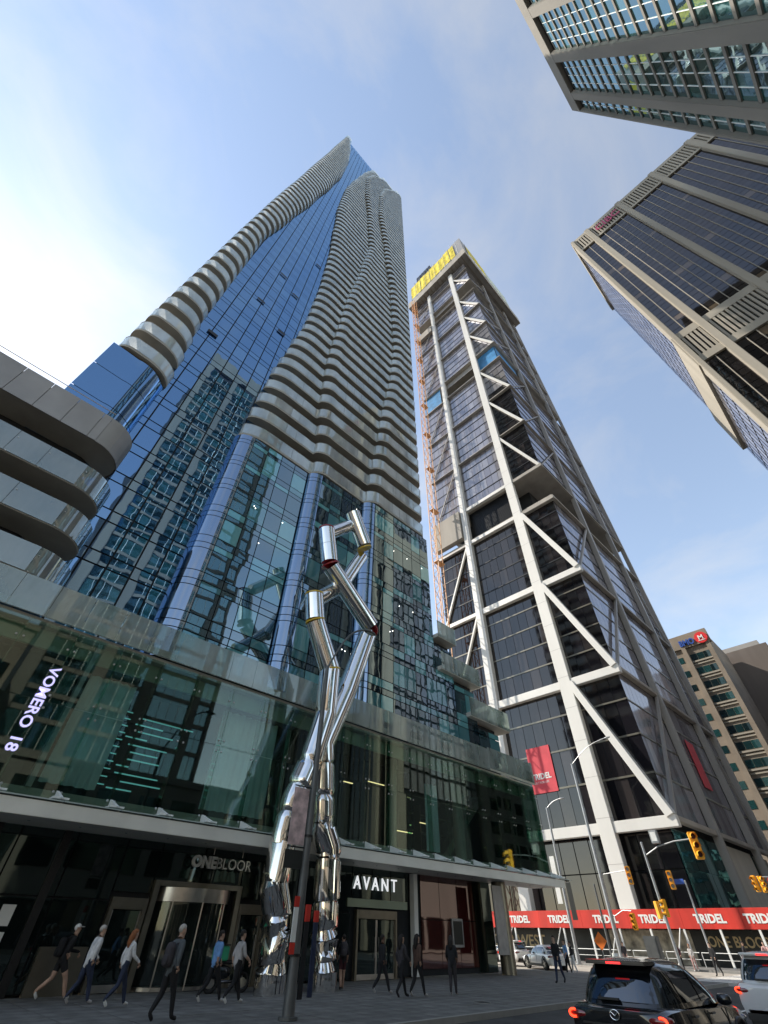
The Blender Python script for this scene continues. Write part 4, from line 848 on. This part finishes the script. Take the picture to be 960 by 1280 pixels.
rs_ = thing('turn_sign', (59.9, 11.7, 5.6), 'small round red traffic sign on the paired signal pole', 'sign'); MB().cyl((59.9, 11.8, 5.6), (59.86, 11.8, 5.6), .33, 18).build('plate', 'red_paint', rs_); MB().cyl((59.855, 11.8, 5.6), (59.85, 11.8, 5.6), .22, 18).build('plate_face', 'white_paint', rs_)
post('utility_post', 'dark slim utility post in front of the red hoarding', 52, 24.6, 5.4, .09, 'pole_grey')
cb = thing('utility_cabinet', (48.6, 19.4, 0), 'tall dark grey utility cabinet at the crossing corner', 'cabinet'); MB().box(48.2, 18.9, .12, 48.9, 19.9, 1.95).build('case', 'pole_grey', cb, bevel=.04); MB().box(48.1, 18.8, -.14, 49.0, 20.0, .12).build('plinth', 'concrete', cb); MB().box(48.18, 19.0, .3, 48.2, 19.8, 1.8).build('door', 'pole_grey', cb)
og = thing('roadwork_sign', (46, 22.4, -.14), 'orange diamond roadworks sign on a stand at the crossing', 'sign'); q = MB(); q.mbox(Matrix.Translation((46, 22.4, 1.6)) @ Matrix.Rotation(R(45), 4, 'X') @ Matrix.Diagonal((.03, .75, .75, 1))); q.build('plate', 'orange_sign', og); MB().tube([(46, 22.4, -.14), (46, 22.4, 1.1)], .03, 6).build('stand', 'galvanised', og); MB().box(45.7, 22.1, -.138, 46.3, 22.7, -.08).build('foot', 'dark_metal', og)
bl = thing('traffic_barrel', (46.3, 21.6, -.14), 'orange and white striped traffic barrel beside the roadworks sign', 'barrel')
for i in range(4): MB().tube([(46.3, 21.6, -.13 + i * .27), (46.3, 21.6, .135 + i * .27)], [.30 - .02 * i, .285 - .02 * i], 14).build('stripe', ('orange_sign', 'white_paint')[i % 2], bl, smooth=True)

# ------------------------------------------------------------------ vehicles
def car(name, label, x, y, paint, rz=0, group=None, lit=True, suv=True, L_=4.57, W_=1.84):
    o = thing(name, (x, y, -.14), label, 'car', group, rz); H = 1.0 if suv else .87
    k = L_ / 4.57; hw = W_ / 1.84
    stn = [(0, .80, .46, .96), (.04, .87, .38, 1.00), (.30, .915, .30, 1.04), (.8, .92, .26, 1.05), (1.6, .92, .24, 1.04), (2.4, .92, .24, 1.01), (3.15, .915, .26, .99), (3.7, .90, .29, .95), (4.15, .86, .32, .88), (4.42, .76, .36, .80), (4.57, .60, .44, .70)]
    rings = []
    for X, w_, zl_, zb in stn:
        w_ *= hw; zb *= H; X *= k; cr_ = .05 if X > 3.0 * k else .0
        half = [(0, zl_), (w_ * .85, zl_), (w_ * .97, zl_ + .10), (w_, zl_ + .27 * H), (w_ * .985, zb * .80), (w_ * .955, zb - .05), (w_ * .88, zb), (w_ * .5, zb + cr_), (0, zb + cr_ * 1.2)]
        rings.append([(X, yy, zz) for yy, zz in half] + [(X, -yy, zz) for yy, zz in half[-2:0:-1]])
    b = MB(); n = len(rings[0])
    b.add([p for r_ in rings for p in r_], [(i * n + j, i * n + (j + 1) % n, (i + 1) * n + (j + 1) % n, (i + 1) * n + j) for i in range(len(rings) - 1) for j in range(n)] + [tuple(range(n)), tuple(range((len(rings) - 1) * n, len(rings) * n))])
    body = b.build('body', paint, o, smooth=True, local=True)
    LVZ = [(1.02, .22, 3.28, .87), (1.2, .32, 3.0, .82), (1.4, .46, 2.66, .74), (1.56, .62, 2.28, .65), (1.63, .78, 2.02, .56), (1.665, 1.02, 1.75, .40)] if suv else [(1.0, .32, 3.25, .86), (1.15, .55, 2.95, .80), (1.3, .85, 2.6, .72), (1.42, 1.15, 2.25, .62), (1.47, 1.4, 1.95, .48)]
    LVZ = [(z * (1 if suv else .985), a * k, b_ * k, w_ * hw) for z, a, b_, w_ in LVZ]; Z0 = LVZ[0][0] - (.0 if suv else .12)
    LVZ[0] = (Z0, *LVZ[0][1:])
    def prm(z):
        for (za, *A), (zb, *B) in zip(LVZ, LVZ[1:]):
            if z <= zb: t = (z - za) / (zb - za); return [a + (c - a) * t for a, c in zip(A, B)]
        return LVZ[-1][1:]
    NS = 5.0
    def gw(X, z): a, c, w_ = prm(z); t = min(1, abs((X - (a + c) / 2) / ((c - a) / 2))); return w_ * (1 - t ** NS) ** (1 / NS)
    def gx(Y, z, front): a, c, w_ = prm(z); t = min(1, abs(Y / w_)); return (a + c) / 2 + (1 if front else -1) * (c - a) / 2 * (1 - t ** NS) ** (1 / NS)
    b = MB(); ns = 40; vs = []
    for z, a, c, w_ in LVZ:
        for i in range(ns):
            t = 2 * math.pi * i / ns; f = lambda v: math.copysign(abs(v) ** (2 / NS), v); vs.append(((a + c) / 2 + (c - a) / 2 * f(math.cos(t)), w_ * f(math.sin(t)), z))
    b.add(vs, [(j * ns + i, j * ns + (i + 1) % ns, (j + 1) * ns + (i + 1) % ns, (j + 1) * ns + i) for j in range(len(LVZ) - 1) for i in range(ns)] + [tuple(range((len(LVZ) - 1) * ns, len(LVZ) * ns))])
    b.build('roof', paint, o, smooth=True, local=True)
    za, zb = LVZ[0][0] + .07, (1.50 if suv else 1.32)
    def patch(nm, f, us, zs_, mat='car_glass'):
        m = MB(); nu = len(us); m.add([f(u, z) for z in zs_ for u in us], [(j * nu + i, j * nu + i + 1, (j + 1) * nu + i + 1, (j + 1) * nu + i) for j in range(len(zs_) - 1) for i in range(nu - 1)]); return m.build(nm, mat, o, smooth='all', local=True)
    zz = [za + (zb - za) * i / 5 for i in range(6)]
    rw = patch('rear_window', lambda u, z: (gx(u * prm(z)[2] * .80, z, False) - .012, u * prm(z)[2] * .80, z), [-1 + i / 4 for i in range(9)], zz)
    patch('windscreen', lambda u, z: (gx(u * prm(z)[2] * .84, z, True) + .012, u * prm(z)[2] * .84, z), [-1 + i / 4 for i in range(9)], zz)
    for s_ in (1, -1):
        for nm, xa, xb in (('side_window', 1.93, None), ('side_window', 1.02, 1.86), ('quarter_window', None, .95)):
            def f(u, z, xa=xa, xb=xb, s_=s_):
                a, c, w_ = prm(z); A = xa * k if xa else a + (c - a) * .10; Bx = xb * k if xb else c - (c - a) * .09; Bx = max(Bx, A + .05); X = A + (Bx - A) * u; return (X, s_ * (gw(X, z) + .012), z)
            patch(nm, f, [i / 6 for i in range(7)], zz)
        m = MB(); m.ball((2.72 * k, s_ * (1.02 * hw), 1.08 * (1 if suv else .93)), .09, .13, .085, 10, 8, .7); m.build('wing_mirror', paint, o, smooth='all', local=True)
        for xh in (1.15, 2.05): m = MB(); m.box(xh * k, s_ * .915 * hw, .90 * H, (xh + .2) * k, s_ * .945 * hw, .93 * H); m.build('door_handle', paint, o, local=True, bevel=.008)
        m = MB()
        for xd in (1.0, 1.93, 2.95): m.box(xd * k - .006, s_ * .90 * hw, .42, xd * k + .006, s_ * .924 * hw, .96 * H)
        m.build('door_gaps', 'mullion', o, local=True)
        m = MB(); m.box(.75 * k, s_ * .80 * hw, .20, 3.9 * k, s_ * .928 * hw, .36); m.build('sill_trim', 'dark_metal', o, local=True, bevel=.02)
        m = MB(); m.ball((.12, s_ * .72 * hw, .90 * H), .13, .22, .065, 14, 8, .55); tl = m.build('tail_light', 'tail_dark', o, smooth='all', local=True)
        if lit:
            m = MB(); cy_ = s_ * .80 * hw; arc = [(-.012 - .006 * math.cos(t), cy_ + .085 * math.cos(t) * s_, .90 * H + .05 * math.sin(t)) for t in [-2.0 + 4.0 * i / 12 for i in range(13)]]
            m.tube(arc, .02, 6); m.build('brake_glow', 'tail_amber', tl, smooth='all', local=True)
        for xw in (.82, 3.55):
            X = xw * k; yo = s_ * .93 * hw; m = MB(); m.tube([(X, yo - s_ * .24, .35), (X, yo - s_ * .22, .35), (X, yo - s_ * .02, .35), (X, yo, .35)], [.30, .35, .35, .31], 28); wh = m.build('wheel', 'tyre', o, smooth=True, local=True)
            m = MB(); m.tube([(X, yo - s_ * .012, .35), (X, yo + s_ * .006, .35)], [.235, .225], 24); m.build('rim', 'dark_metal', wh, smooth=True, local=True); m = MB()
            for i in range(5): t = 2 * math.pi * i / 5; m.beam((X, yo + s_ * .012, .35), (X + .21 * math.cos(t), yo + s_ * .012, .35 + .21 * math.sin(t)), .05, .02, (0, 1, 0))
            m.build('spokes', 'brushed_steel', wh, local=True)
            m = MB(); arc = [(X + .41 * math.cos(t), yo - s_ * .035, .35 + .41 * math.sin(t)) for t in [i / 14 * math.pi for i in range(15)]]; m.tube(arc, .045, 6); m.build('arch_trim', 'dark_metal', o, smooth='all', local=True)
        m = MB(); m.ball((4.40 * k, s_ * .62 * hw, .73 * H), .14, .18, .06, 10, 6, .7); m.build('headlight', 'chrome', o, smooth='all', local=True)
    m = MB(); m.box(-.06, -.80 * hw, .30, .32, .80 * hw, .55 * H); m.build('rear_bumper', 'dark_metal' if suv else paint, o, local=True, bevel=.06)
    if suv:
        m = MB(); m.box(.40 * k, -.60 * hw, 1.575, .95 * k, .60 * hw, 1.635); m.build('spoiler', paint, o, local=True, bevel=.025); m = MB(); m.box(.385 * k, -.14, 1.585, .41 * k, .14, 1.615); m.build('high_brake_light', 'tail_red', o, local=True)
        m = MB(); m.box(.19, -.03, 1.10, .24, .36, 1.13); m.build('rear_wiper', 'dark_metal', o, local=True)
    m = MB(); m.box(-.035, -.17, .60 * H, -.015, .17, .78 * H); pl_ = m.build('number_plate', 'white_paint', o, local=True); m = MB(); m.box(-.039, -.13, .65 * H, -.036, .13, .71 * H); m.build('plate_print', 'blue_sign', pl_, local=True)
    return o, body
c1, _b = car('black_suv', 'black sport utility vehicle with glowing tail lights waiting in the nearest lane', 11.2, 5.5, 'car_black')
c1.scale.z = .95
em = MB(); em.tube([(-.03, .085 * math.cos(t), .93 + .065 * math.sin(t)) for t in [i / 20 * 2 * math.pi for i in range(21)]], .010, 6)
em.tube([(-.034, .07 * math.cos(t), .945 + .05 * (abs(math.cos(t)) - .5)) for t in [math.pi * i / 10 for i in range(11)]], .009, 6); em.build('badge', 'chrome', c1, smooth='all', local=True)
sh_ = MB(); sh_.box(-.055, -.62, .79, -.02, .62, .815); sh_.build('tailgate_trim', 'dark_metal', c1, local=True)
car('white_suv', 'white sport utility vehicle ahead of the black one with red tail lights', 19.5, 5.0, 'car_white')
car('white_sedan', 'white sedan crossing behind the entrance column in sunlight', 44.6, 25.5, 'car_white', R(62), lit=False, suv=False)
car('grey_car', 'dark grey car behind the white sedan in the cross street', 44.0, 31.5, 'car_grey', R(85), lit=True, suv=True)
car('white_van', 'white utility vehicle farther down the sunlit cross street', 47.5, 30.5, 'car_white', R(75), lit=False, suv=True)
# moped with a green delivery crate by the sculpture
mo = thing('moped', (12.9, 21.9, 0), 'black moped with a green delivery crate parked by the sculpture leg', 'moped', None, R(-12))
for xw in (-.62, .62):
    m = MB(); m.tube([(xw + .24 * math.cos(t), 0, .27 + .24 * math.sin(t)) for t in [i / 20 * 2 * math.pi for i in range(21)]], .055, 8, False); wh = m.build('wheel', 'tyre', mo, smooth='all', local=True); m = MB(); m.cyl((xw, -.03, .27), (xw, .03, .27), .14, 14); m.build('rim', 'brushed_steel', wh, local=True)
m = MB(); m.ball((-.35, 0, .55), .45, .17, .2, 14, 8, .8); m.ball((.45, 0, .72), .12, .2, .38, 12, 8, .8); m.box(-.3, -.13, .26, .4, .13, .34); m.build('body', 'car_black', mo, smooth='all', local=True)
m = MB(); m.ball((-.2, 0, .82), .36, .14, .07, 12, 6, .7); m.build('seat', 'dark_metal', mo, smooth='all', local=True); m = MB(); m.tube([(.42, -.34, 1.08), (.47, 0, 1.05), (.42, .34, 1.08)], .022, 8); m.tube([(.62, 0, .27), (.46, 0, 1.05)], .03, 8); m.build('handlebar', 'brushed_steel', mo, smooth='all', local=True)
gc = thing('delivery_crate', (12.45, 21.98, .86), 'green delivery crate strapped on the back of the moped', 'crate'); MB().box(12.2, 21.75, .86, 12.7, 22.2, 1.28).build('crate_box', 'plant_green', gc, bevel=.03); MB().box(12.18, 21.73, 1.285, 12.72, 22.22, 1.33).build('crate_lid', 'dark_metal', gc, bevel=.01)

# ------------------------------------------------------------------ people
def person(label, x, y, face, h=1.74, top='cloth_black', legs='cloth_denim', shoe='shoe_white', hair='hair_dark', skin='skin', stride=.30, bulk=1.0, short_sleeve=False, shorts=False, long_hair=False, cap=None, skirt=False, ride=False, arm_bend=.12, z0=0.0, ph=1, lean=.02):
    o = thing('person', (x, y, z0), label, 'person', None, R(face)); k = h / 1.74
    V = []; Rr = []; E = []; Rg = []
    def vt(p, r, parent, reg): V.append(tuple(c * k for c in p)); g_ = 1.22 * k; Rr.append((r[0] * g_, r[1] * g_) if isinstance(r, tuple) else (r * g_, r * g_)); Rg.append(reg); i = len(V) - 1; E.append((parent, i)) if parent is not None else None; return i
    hz = .93
    pe = vt((0, 0, hz), (.145 * bulk, .105 * bulk), None, legs); wa = vt((0, lean * .3, 1.08), (.130 * bulk, .095 * bulk), pe, top); cs = vt((0, lean, 1.28), (.155 * bulk, .108 * bulk), wa, top); nb_ = vt((0, lean * 1.5, 1.43), (.085, .075), cs, top)
    nk = vt((0, lean * 1.8 + .01, 1.50), .052, nb_, skin); jw = vt((0, lean * 2 + .03, 1.57), (.062, .075), nk, skin); sk = vt((0, lean * 2 + .005, 1.655), (.076, .094), jw, skin); vt((0, lean * 2 - .005, 1.72), (.048, .06), sk, skin)
    for s_ in (-1, 1):
        f = s_ * ph; st_ = stride
        if ride: hip, kn, an, to = (.09 * s_, .02, .90), (.11 * s_, .36, .72 + .1 * f), (.10 * s_, .22, .30 + .12 * f), (.10 * s_, .36, .26 + .12 * f)
        elif f > 0: hip, kn, an, to = (.085 * s_, .01, .90), (.085 * s_, st_ * .62, .50), (.085 * s_, st_ * 1.0, .085), (.09 * s_, st_ * 1.0 + .17, .05)
        else: hip, kn, an, to = (.085 * s_, -.01, .90), (.085 * s_, -st_ * .22, .49), (.085 * s_, -st_ * 1.05, .12 + .10 * min(1, st_ * 2)), (.09 * s_, -st_ * 1.05 + .13, .04)
        lower = skin if (shorts or skirt) else legs
        a = vt(hip, .088 * bulk, pe, legs); m1 = vt(tuple((p + q) / 2 for p, q in zip(hip, kn)), .078 * bulk, a, legs); b_ = vt(kn, .058, m1, lower); c_ = vt(tuple(p + (q - p) * .35 for p, q in zip(kn, an)), .056, b_, lower); d_ = vt(an, .040, c_, lower); vt(to, (.036, .030), d_, shoe)
        sh_ = vt((.165 * s_ * bulk ** .5, lean * 1.3, 1.40), .060 * bulk, cs, top); sw = -f * st_ * .55
        el = (.215 * s_ * bulk ** .5, lean + sw * .4, 1.13); wr = (.205 * s_, lean + sw + arm_bend, .90 + arm_bend * .8)
        if ride: el, wr = (.23 * s_, .28, 1.20), (.21 * s_, .52, 1.10)
        fore = skin if short_sleeve else top
        e1 = vt(el, .046 * bulk, sh_, top); w1 = vt(wr, .030, e1, fore); d = Vector((0, .25, -1)).normalized() if not ride else Vector((0, 1, -.2)).normalized(); pm_ = vt(tuple(Vector(wr) + d * .075), (.026, .036), w1, skin)
        for i in range(4): fa = Vector(wr) + d * .10 + Vector((0, (i - 1.5) * .018, 0)); q = vt(tuple(fa), .0095, pm_, skin) if False else None
    me = bpy.data.meshes.new('tmp'); me.from_pydata(V, E, []); t_ = bpy.data.objects.new('tmp', me); COL.objects.link(t_)
    md = t_.modifiers.new('s', 'SKIN'); md.use_smooth_shade = True
    for i, sv in enumerate(me.skin_vertices[0].data): sv.radius = Rr[i]; sv.use_root = (i == 0)
    sb = t_.modifiers.new('u', 'SUBSURF'); sb.levels = 1; sb.render_levels = 1
    bpy.context.view_layer.update(); me2 = bpy.data.meshes.new_from_object(t_.evaluated_get(bpy.context.evaluated_depsgraph_get())); bpy.data.objects.remove(t_)
    # fingers: five short tapered chains rooted in each palm
    fm = bmesh.new(); fm.from_mesh(me2)
    ids = [i for i, g_ in enumerate(Rg) if g_ == skin and Rr[i][0] < .033 * k and Rr[i][1] > .04 * k]
    extra = MB()
    for i in ids:
        pm = Vector(V[i]); s_ = 1 if pm.x > 0 else -1; d = Vector((0, .25, -1)).normalized() if not ride else Vector((0, 1, -.2)).normalized(); sd = Vector((0, 1, .25)).normalized() if not ride else Vector((1, 0, 0))
        for j, ln in enumerate((.062, .072, .068, .052)): a = pm + d * .015 * k + sd * (j - 1.5) * .017 * k; extra.tube([a, a + d * ln * .55 * k, a + (d * ln + Vector((-s_, 0, 0)) * .018) * k], [.0092 * k, .0086 * k, .006 * k], 6)
        a = pm + sd * .022 * k; extra.tube([a, a + (d * .02 + sd * .026) * k, a + (d * .052 + sd * .032) * k], [.011 * k, .0095 * k, .007 * k], 6)
    # nose and ears
    hp = Vector(V[6]); extra.ball((hp.x, hp.y + .098 * k, hp.z - .03 * k), .013 * k, .018 * k, .024 * k, 6, 5)
    for s_ in (-1, 1): extra.ball((hp.x + s_ * .079 * k, hp.y, hp.z - .025 * k), .010 * k, .02 * k, .03 * k, 6, 5)
    vs = [fm.verts.new(v) for v in extra.v]; nf0 = len(fm.faces)
    for f_ in extra.f: fm.faces.new([vs[i] for i in f_])
    fm.to_mesh(me2); fm.free(); me2.name = 'body'
    names = list(dict.fromkeys(Rg)); me2.materials.clear()
    for nme in names: me2.materials.append(MAT[nme])
    VV = [Vector(v) for v in V]; segs = [(VV[a], VV[b], Rg[b], Rr[b][0]) for a, b in E]
    for p_ in me2.polygons:
        c_ = p_.center; best = None
        if p_.index >= nf0: best = skin
        else:
            bd = 1e9
            for a, b, reg, rr in segs:
                ab = b - a; t = max(0, min(1, (c_ - a).dot(ab) / ab.length_squared)); dd = (c_ - a.lerp(b, t)).length - rr * .6
                if dd < bd: bd = dd; best = reg
        p_.material_index = names.index(best); p_.use_smooth = True
    bo = bpy.data.objects.new('body', me2); COL.objects.link(bo); bo.parent = o
    hc = hp + Vector((0, -.012, .018)) * k; m = MB(); m.ball(tuple(hc), .088 * k, .108 * k, .098 * k, 14, 10)
    keep = lambda v: (v.z > hp.z - .012 * k and (v.y < hp.y + .055 * k or v.z > hp.z + .045 * k)) or (v.y < hp.y - .02 * k and v.z > hp.z - .08 * k)
    hm_ = MB(); hm_.add(m.v, [f for f in m.f if all(keep(m.v[i]) for i in f)]); hm_.build('cap' if cap else 'hair', cap or hair, o, smooth='all', local=True)
    if cap: q = MB(); q.ball((hp.x, hp.y + .13 * k, hp.z + .035 * k), .075 * k, .085 * k, .012 * k, 10, 6); q.build('cap_peak', cap, o, smooth='all', local=True)
    if long_hair: q = MB(); q.tube([(hp.x, hp.y - .04 * k, hp.z + .05 * k), (hp.x, hp.y - .085 * k, hp.z - .08 * k), (hp.x, hp.y - .11 * k, hp.z - .24 * k), (hp.x, hp.y - .10 * k, hp.z - .34 * k)], [.085 * k, .10 * k, .09 * k, .05 * k], 10); q.build('long_hair', hair, o, smooth='all', local=True)
    if skirt: q = MB(); q.tube([(0, 0, .98 * k), (0, 0, .8 * k), (0, .02, .52 * k)], [.15 * k, .20 * k, .24 * k], 14, False); q.build('skirt', legs, o, smooth='all', local=True)
    ey = MB()
    for s_ in (-1, 1): ey.ball((hp.x + s_ * .03 * k, hp.y + .09 * k, hp.z + .0), .012 * k, .006 * k, .008 * k, 6, 4)
    ey.build('eyes', 'hair_dark', o, local=True); return o
def pack(label, pr, mat='cloth_black', s=1.0):
    o = thing('backpack', pr.location + Vector((0, 0, 1.0)), label, 'backpack', None, pr.rotation_euler.z); m = MB(); m.ball((0, -.20, .22), .15 * s, .10 * s, .25 * s, 12, 8, .6); m.build('bag', mat, o, smooth='all', local=True)
    m = MB(); m.ball((0, -.29, .12), .11 * s, .05 * s, .12 * s, 10, 6, .6); m.build('pocket', mat, o, smooth='all', local=True); m = MB()
    for s_ in (-1, 1): m.tube([(.1 * s_, -.12, .42), (.12 * s_, 0, .47), (.12 * s_, .11, .35), (.12 * s_, .09, .12), (.12 * s_, -.1, .04)], .016, 6)
    m.build('straps', mat, o, smooth='all', local=True)
a = person('person in white cap, black hoodie and shorts striding past the dark window notices', 6.9, 22.6, -88, 1.78, 'cloth_black', 'cloth_black', 'shoe_white', 'hair_dark', 'skin', .42, 1.08, shorts=True, cap='cloth_white', arm_bend=.22, lean=.06); pack('black backpack on the person in the white cap', a)
person('person with grey hair in loose white jacket and dark jeans walking by the doors', 7.2, 20.9, -85, 1.76, 'cloth_white', 'cloth_denim', 'cloth_pale', 'hair_grey', 'skin', .30, 1.12, lean=.05)
person('person with red hair in white sweater and dark jeans walking by the doors', 7.9, 19.7, -85, 1.68, 'cloth_white', 'cloth_denim', 'shoe_white', 'hair_red', 'skin', .36, .98, long_hair=True, ph=-1)
a = person('person with shaved head in grey jacket and black trousers before the revolving door', 7.75, 16.1, -78, 1.80, 'cloth_grey', 'cloth_black', 'cloth_black', 'hair_grey', 'skin', .26, 1.08); pack('dark backpack on the person in the grey jacket', a, 'cloth_charcoal')
person('person in light blue shirt and black trousers walking beside a companion', 10.75, 19.2, -85, 1.70, 'cloth_blue', 'cloth_black', 'shoe_white', 'hair_dark', 'skin', .38, 1.0, short_sleeve=True)
person('person in pale grey shirt and black trousers walking in step with the blue shirt', 11.25, 18.6, -85, 1.72, 'cloth_pale', 'cloth_black', 'shoe_white', 'hair_dark', 'skin', .36, 1.05, short_sleeve=True, ph=-1)
a = person('person in black top and wine red shorts beside the right sculpture leg', 17.5, 20.4, -30, 1.66, 'cloth_black', 'cloth_wine', 'cloth_black', 'hair_dark', 'skin', .22, .98, shorts=True, short_sleeve=True); pack('dark backpack on the person in wine red shorts', a, 'cloth_charcoal', .95)
person('person all in black walking furthest behind in the dark dressed group', 17.9, 18.4, -100, 1.68, 'cloth_black', 'cloth_black', 'cloth_pale', 'hair_dark', 'skin_dark', .34, 1.0)
person('person with long hair in long black coat in the dark dressed group', 17.5, 16.9, -95, 1.70, 'cloth_charcoal', 'cloth_black', 'cloth_black', 'hair_dark', 'skin', .30, 1.06, long_hair=True, ph=-1)
person('person in brown jacket and black trousers leading the dark dressed group', 18.2, 16.7, -92, 1.72, 'cloth_brown', 'cloth_black', 'cloth_pale', 'hair_dark', 'skin', .30, 1.06, long_hair=True)
person('person with big curly hair, black top and wide grey trousers by the red window', 20.0, 16.4, -60, 1.70, 'cloth_black', 'cloth_charcoal', 'cloth_pale', 'hair_dark', 'skin_dark', .16, 1.1, short_sleeve=True, long_hair=True)
person('person in black walking across the shaded pavement beyond the entrance column', 30.2, 17.4, 90, 1.78, 'cloth_black', 'cloth_denim', 'cloth_black', 'hair_dark', 'skin', .26, 1.08)
person('person in blue shirt and dark trousers standing at the sunlit crossing', 40.6, 22.6, 60, 1.76, 'cloth_blue', 'cloth_black', 'cloth_black', 'hair_dark', 'skin', .14, 1.05, short_sleeve=True, z0=-.14)
person('person in black top and white trousers standing at the sunlit crossing', 41.6, 22.7, 40, 1.68, 'cloth_black', 'cloth_white', 'cloth_pale', 'hair_dark', 'skin', .16, 1.0, z0=-.14)
person('person in dark coat waiting beside the utility cabinet', 52.5, 23.6, 100, 1.70, 'cloth_charcoal', 'cloth_pink', 'cloth_black', 'hair_dark', 'skin', .12, 1.0, z0=-.14)
person('person in wine top by the white rail of the hoarding', 56.0, 20.4, 95, 1.70, 'cloth_wine', 'cloth_black', 'cloth_black', 'hair_dark', 'skin', .14, 1.05, z0=-.14)
person('person in pale top by the white rail of the hoarding', 56.2, 19.4, 85, 1.66, 'cloth_pale', 'cloth_pink', 'shoe_white', 'hair_red', 'skin', .16, 1.0, z0=-.14)
person('person in black coat crossing below the blue street name sign', 50.5, 15.9, 80, 1.78, 'cloth_black', 'cloth_black', 'cloth_black', 'hair_dark', 'skin', .28, 1.12, z0=-.14)
person('person in dark jacket walking beside the dark mural board', 57.6, 15.6, 180, 1.75, 'cloth_charcoal', 'cloth_black', 'cloth_black', 'hair_dark', 'skin', .26, 1.05, z0=0)
person('person in grey shirt under the last hoarding lettering', 60.3, 12.6, 170, 1.76, 'cloth_pale', 'cloth_denim', 'shoe_white', 'hair_dark', 'skin', .24, 1.02, z0=0)
cyp = person('person in pale pink top riding a bicycle past the mural board', 58.4, 14.2, 95, 1.72, 'cloth_pink', 'cloth_pale', 'cloth_black', 'hair_dark', 'skin', .2, 1.0, ride=True, z0=.06)
bi = thing('bicycle', (58.4, 14.2, 0), 'dark bicycle ridden past the mural board', 'bicycle', None, R(95))
for yw in (-.42, .62):
    m = MB(); m.tube([(0, yw + .33 * math.cos(t), .34 + .33 * math.sin(t)) for t in [i / 24 * 2 * math.pi for i in range(25)]], .02, 6, False); m.build('wheel', 'tyre', bi, smooth='all', local=True)
m = MB()
for p_, q_ in (((0, -.42, .34), (0, .05, .30)), ((0, .05, .30), (0, -.10, .85)), ((0, -.10, .80), (0, .45, .82)), ((0, .45, .82), (0, .05, .30)), ((0, -.42, .34), (0, -.10, .80)), ((0, .62, .34), (0, .45, 1.0))): m.tube([p_, q_], .018, 6)
m.build('frame', 'dark_metal', bi, local=True); m = MB(); m.tube([(-.26, .48, 1.06), (0, .45, 1.02), (.26, .48, 1.06)], .014, 6); m.build('handlebar', 'dark_metal', bi, local=True); m = MB(); m.ball((0, -.12, .90), .07, .13, .035, 8, 6); m.build('saddle', 'dark_metal', bi, local=True)
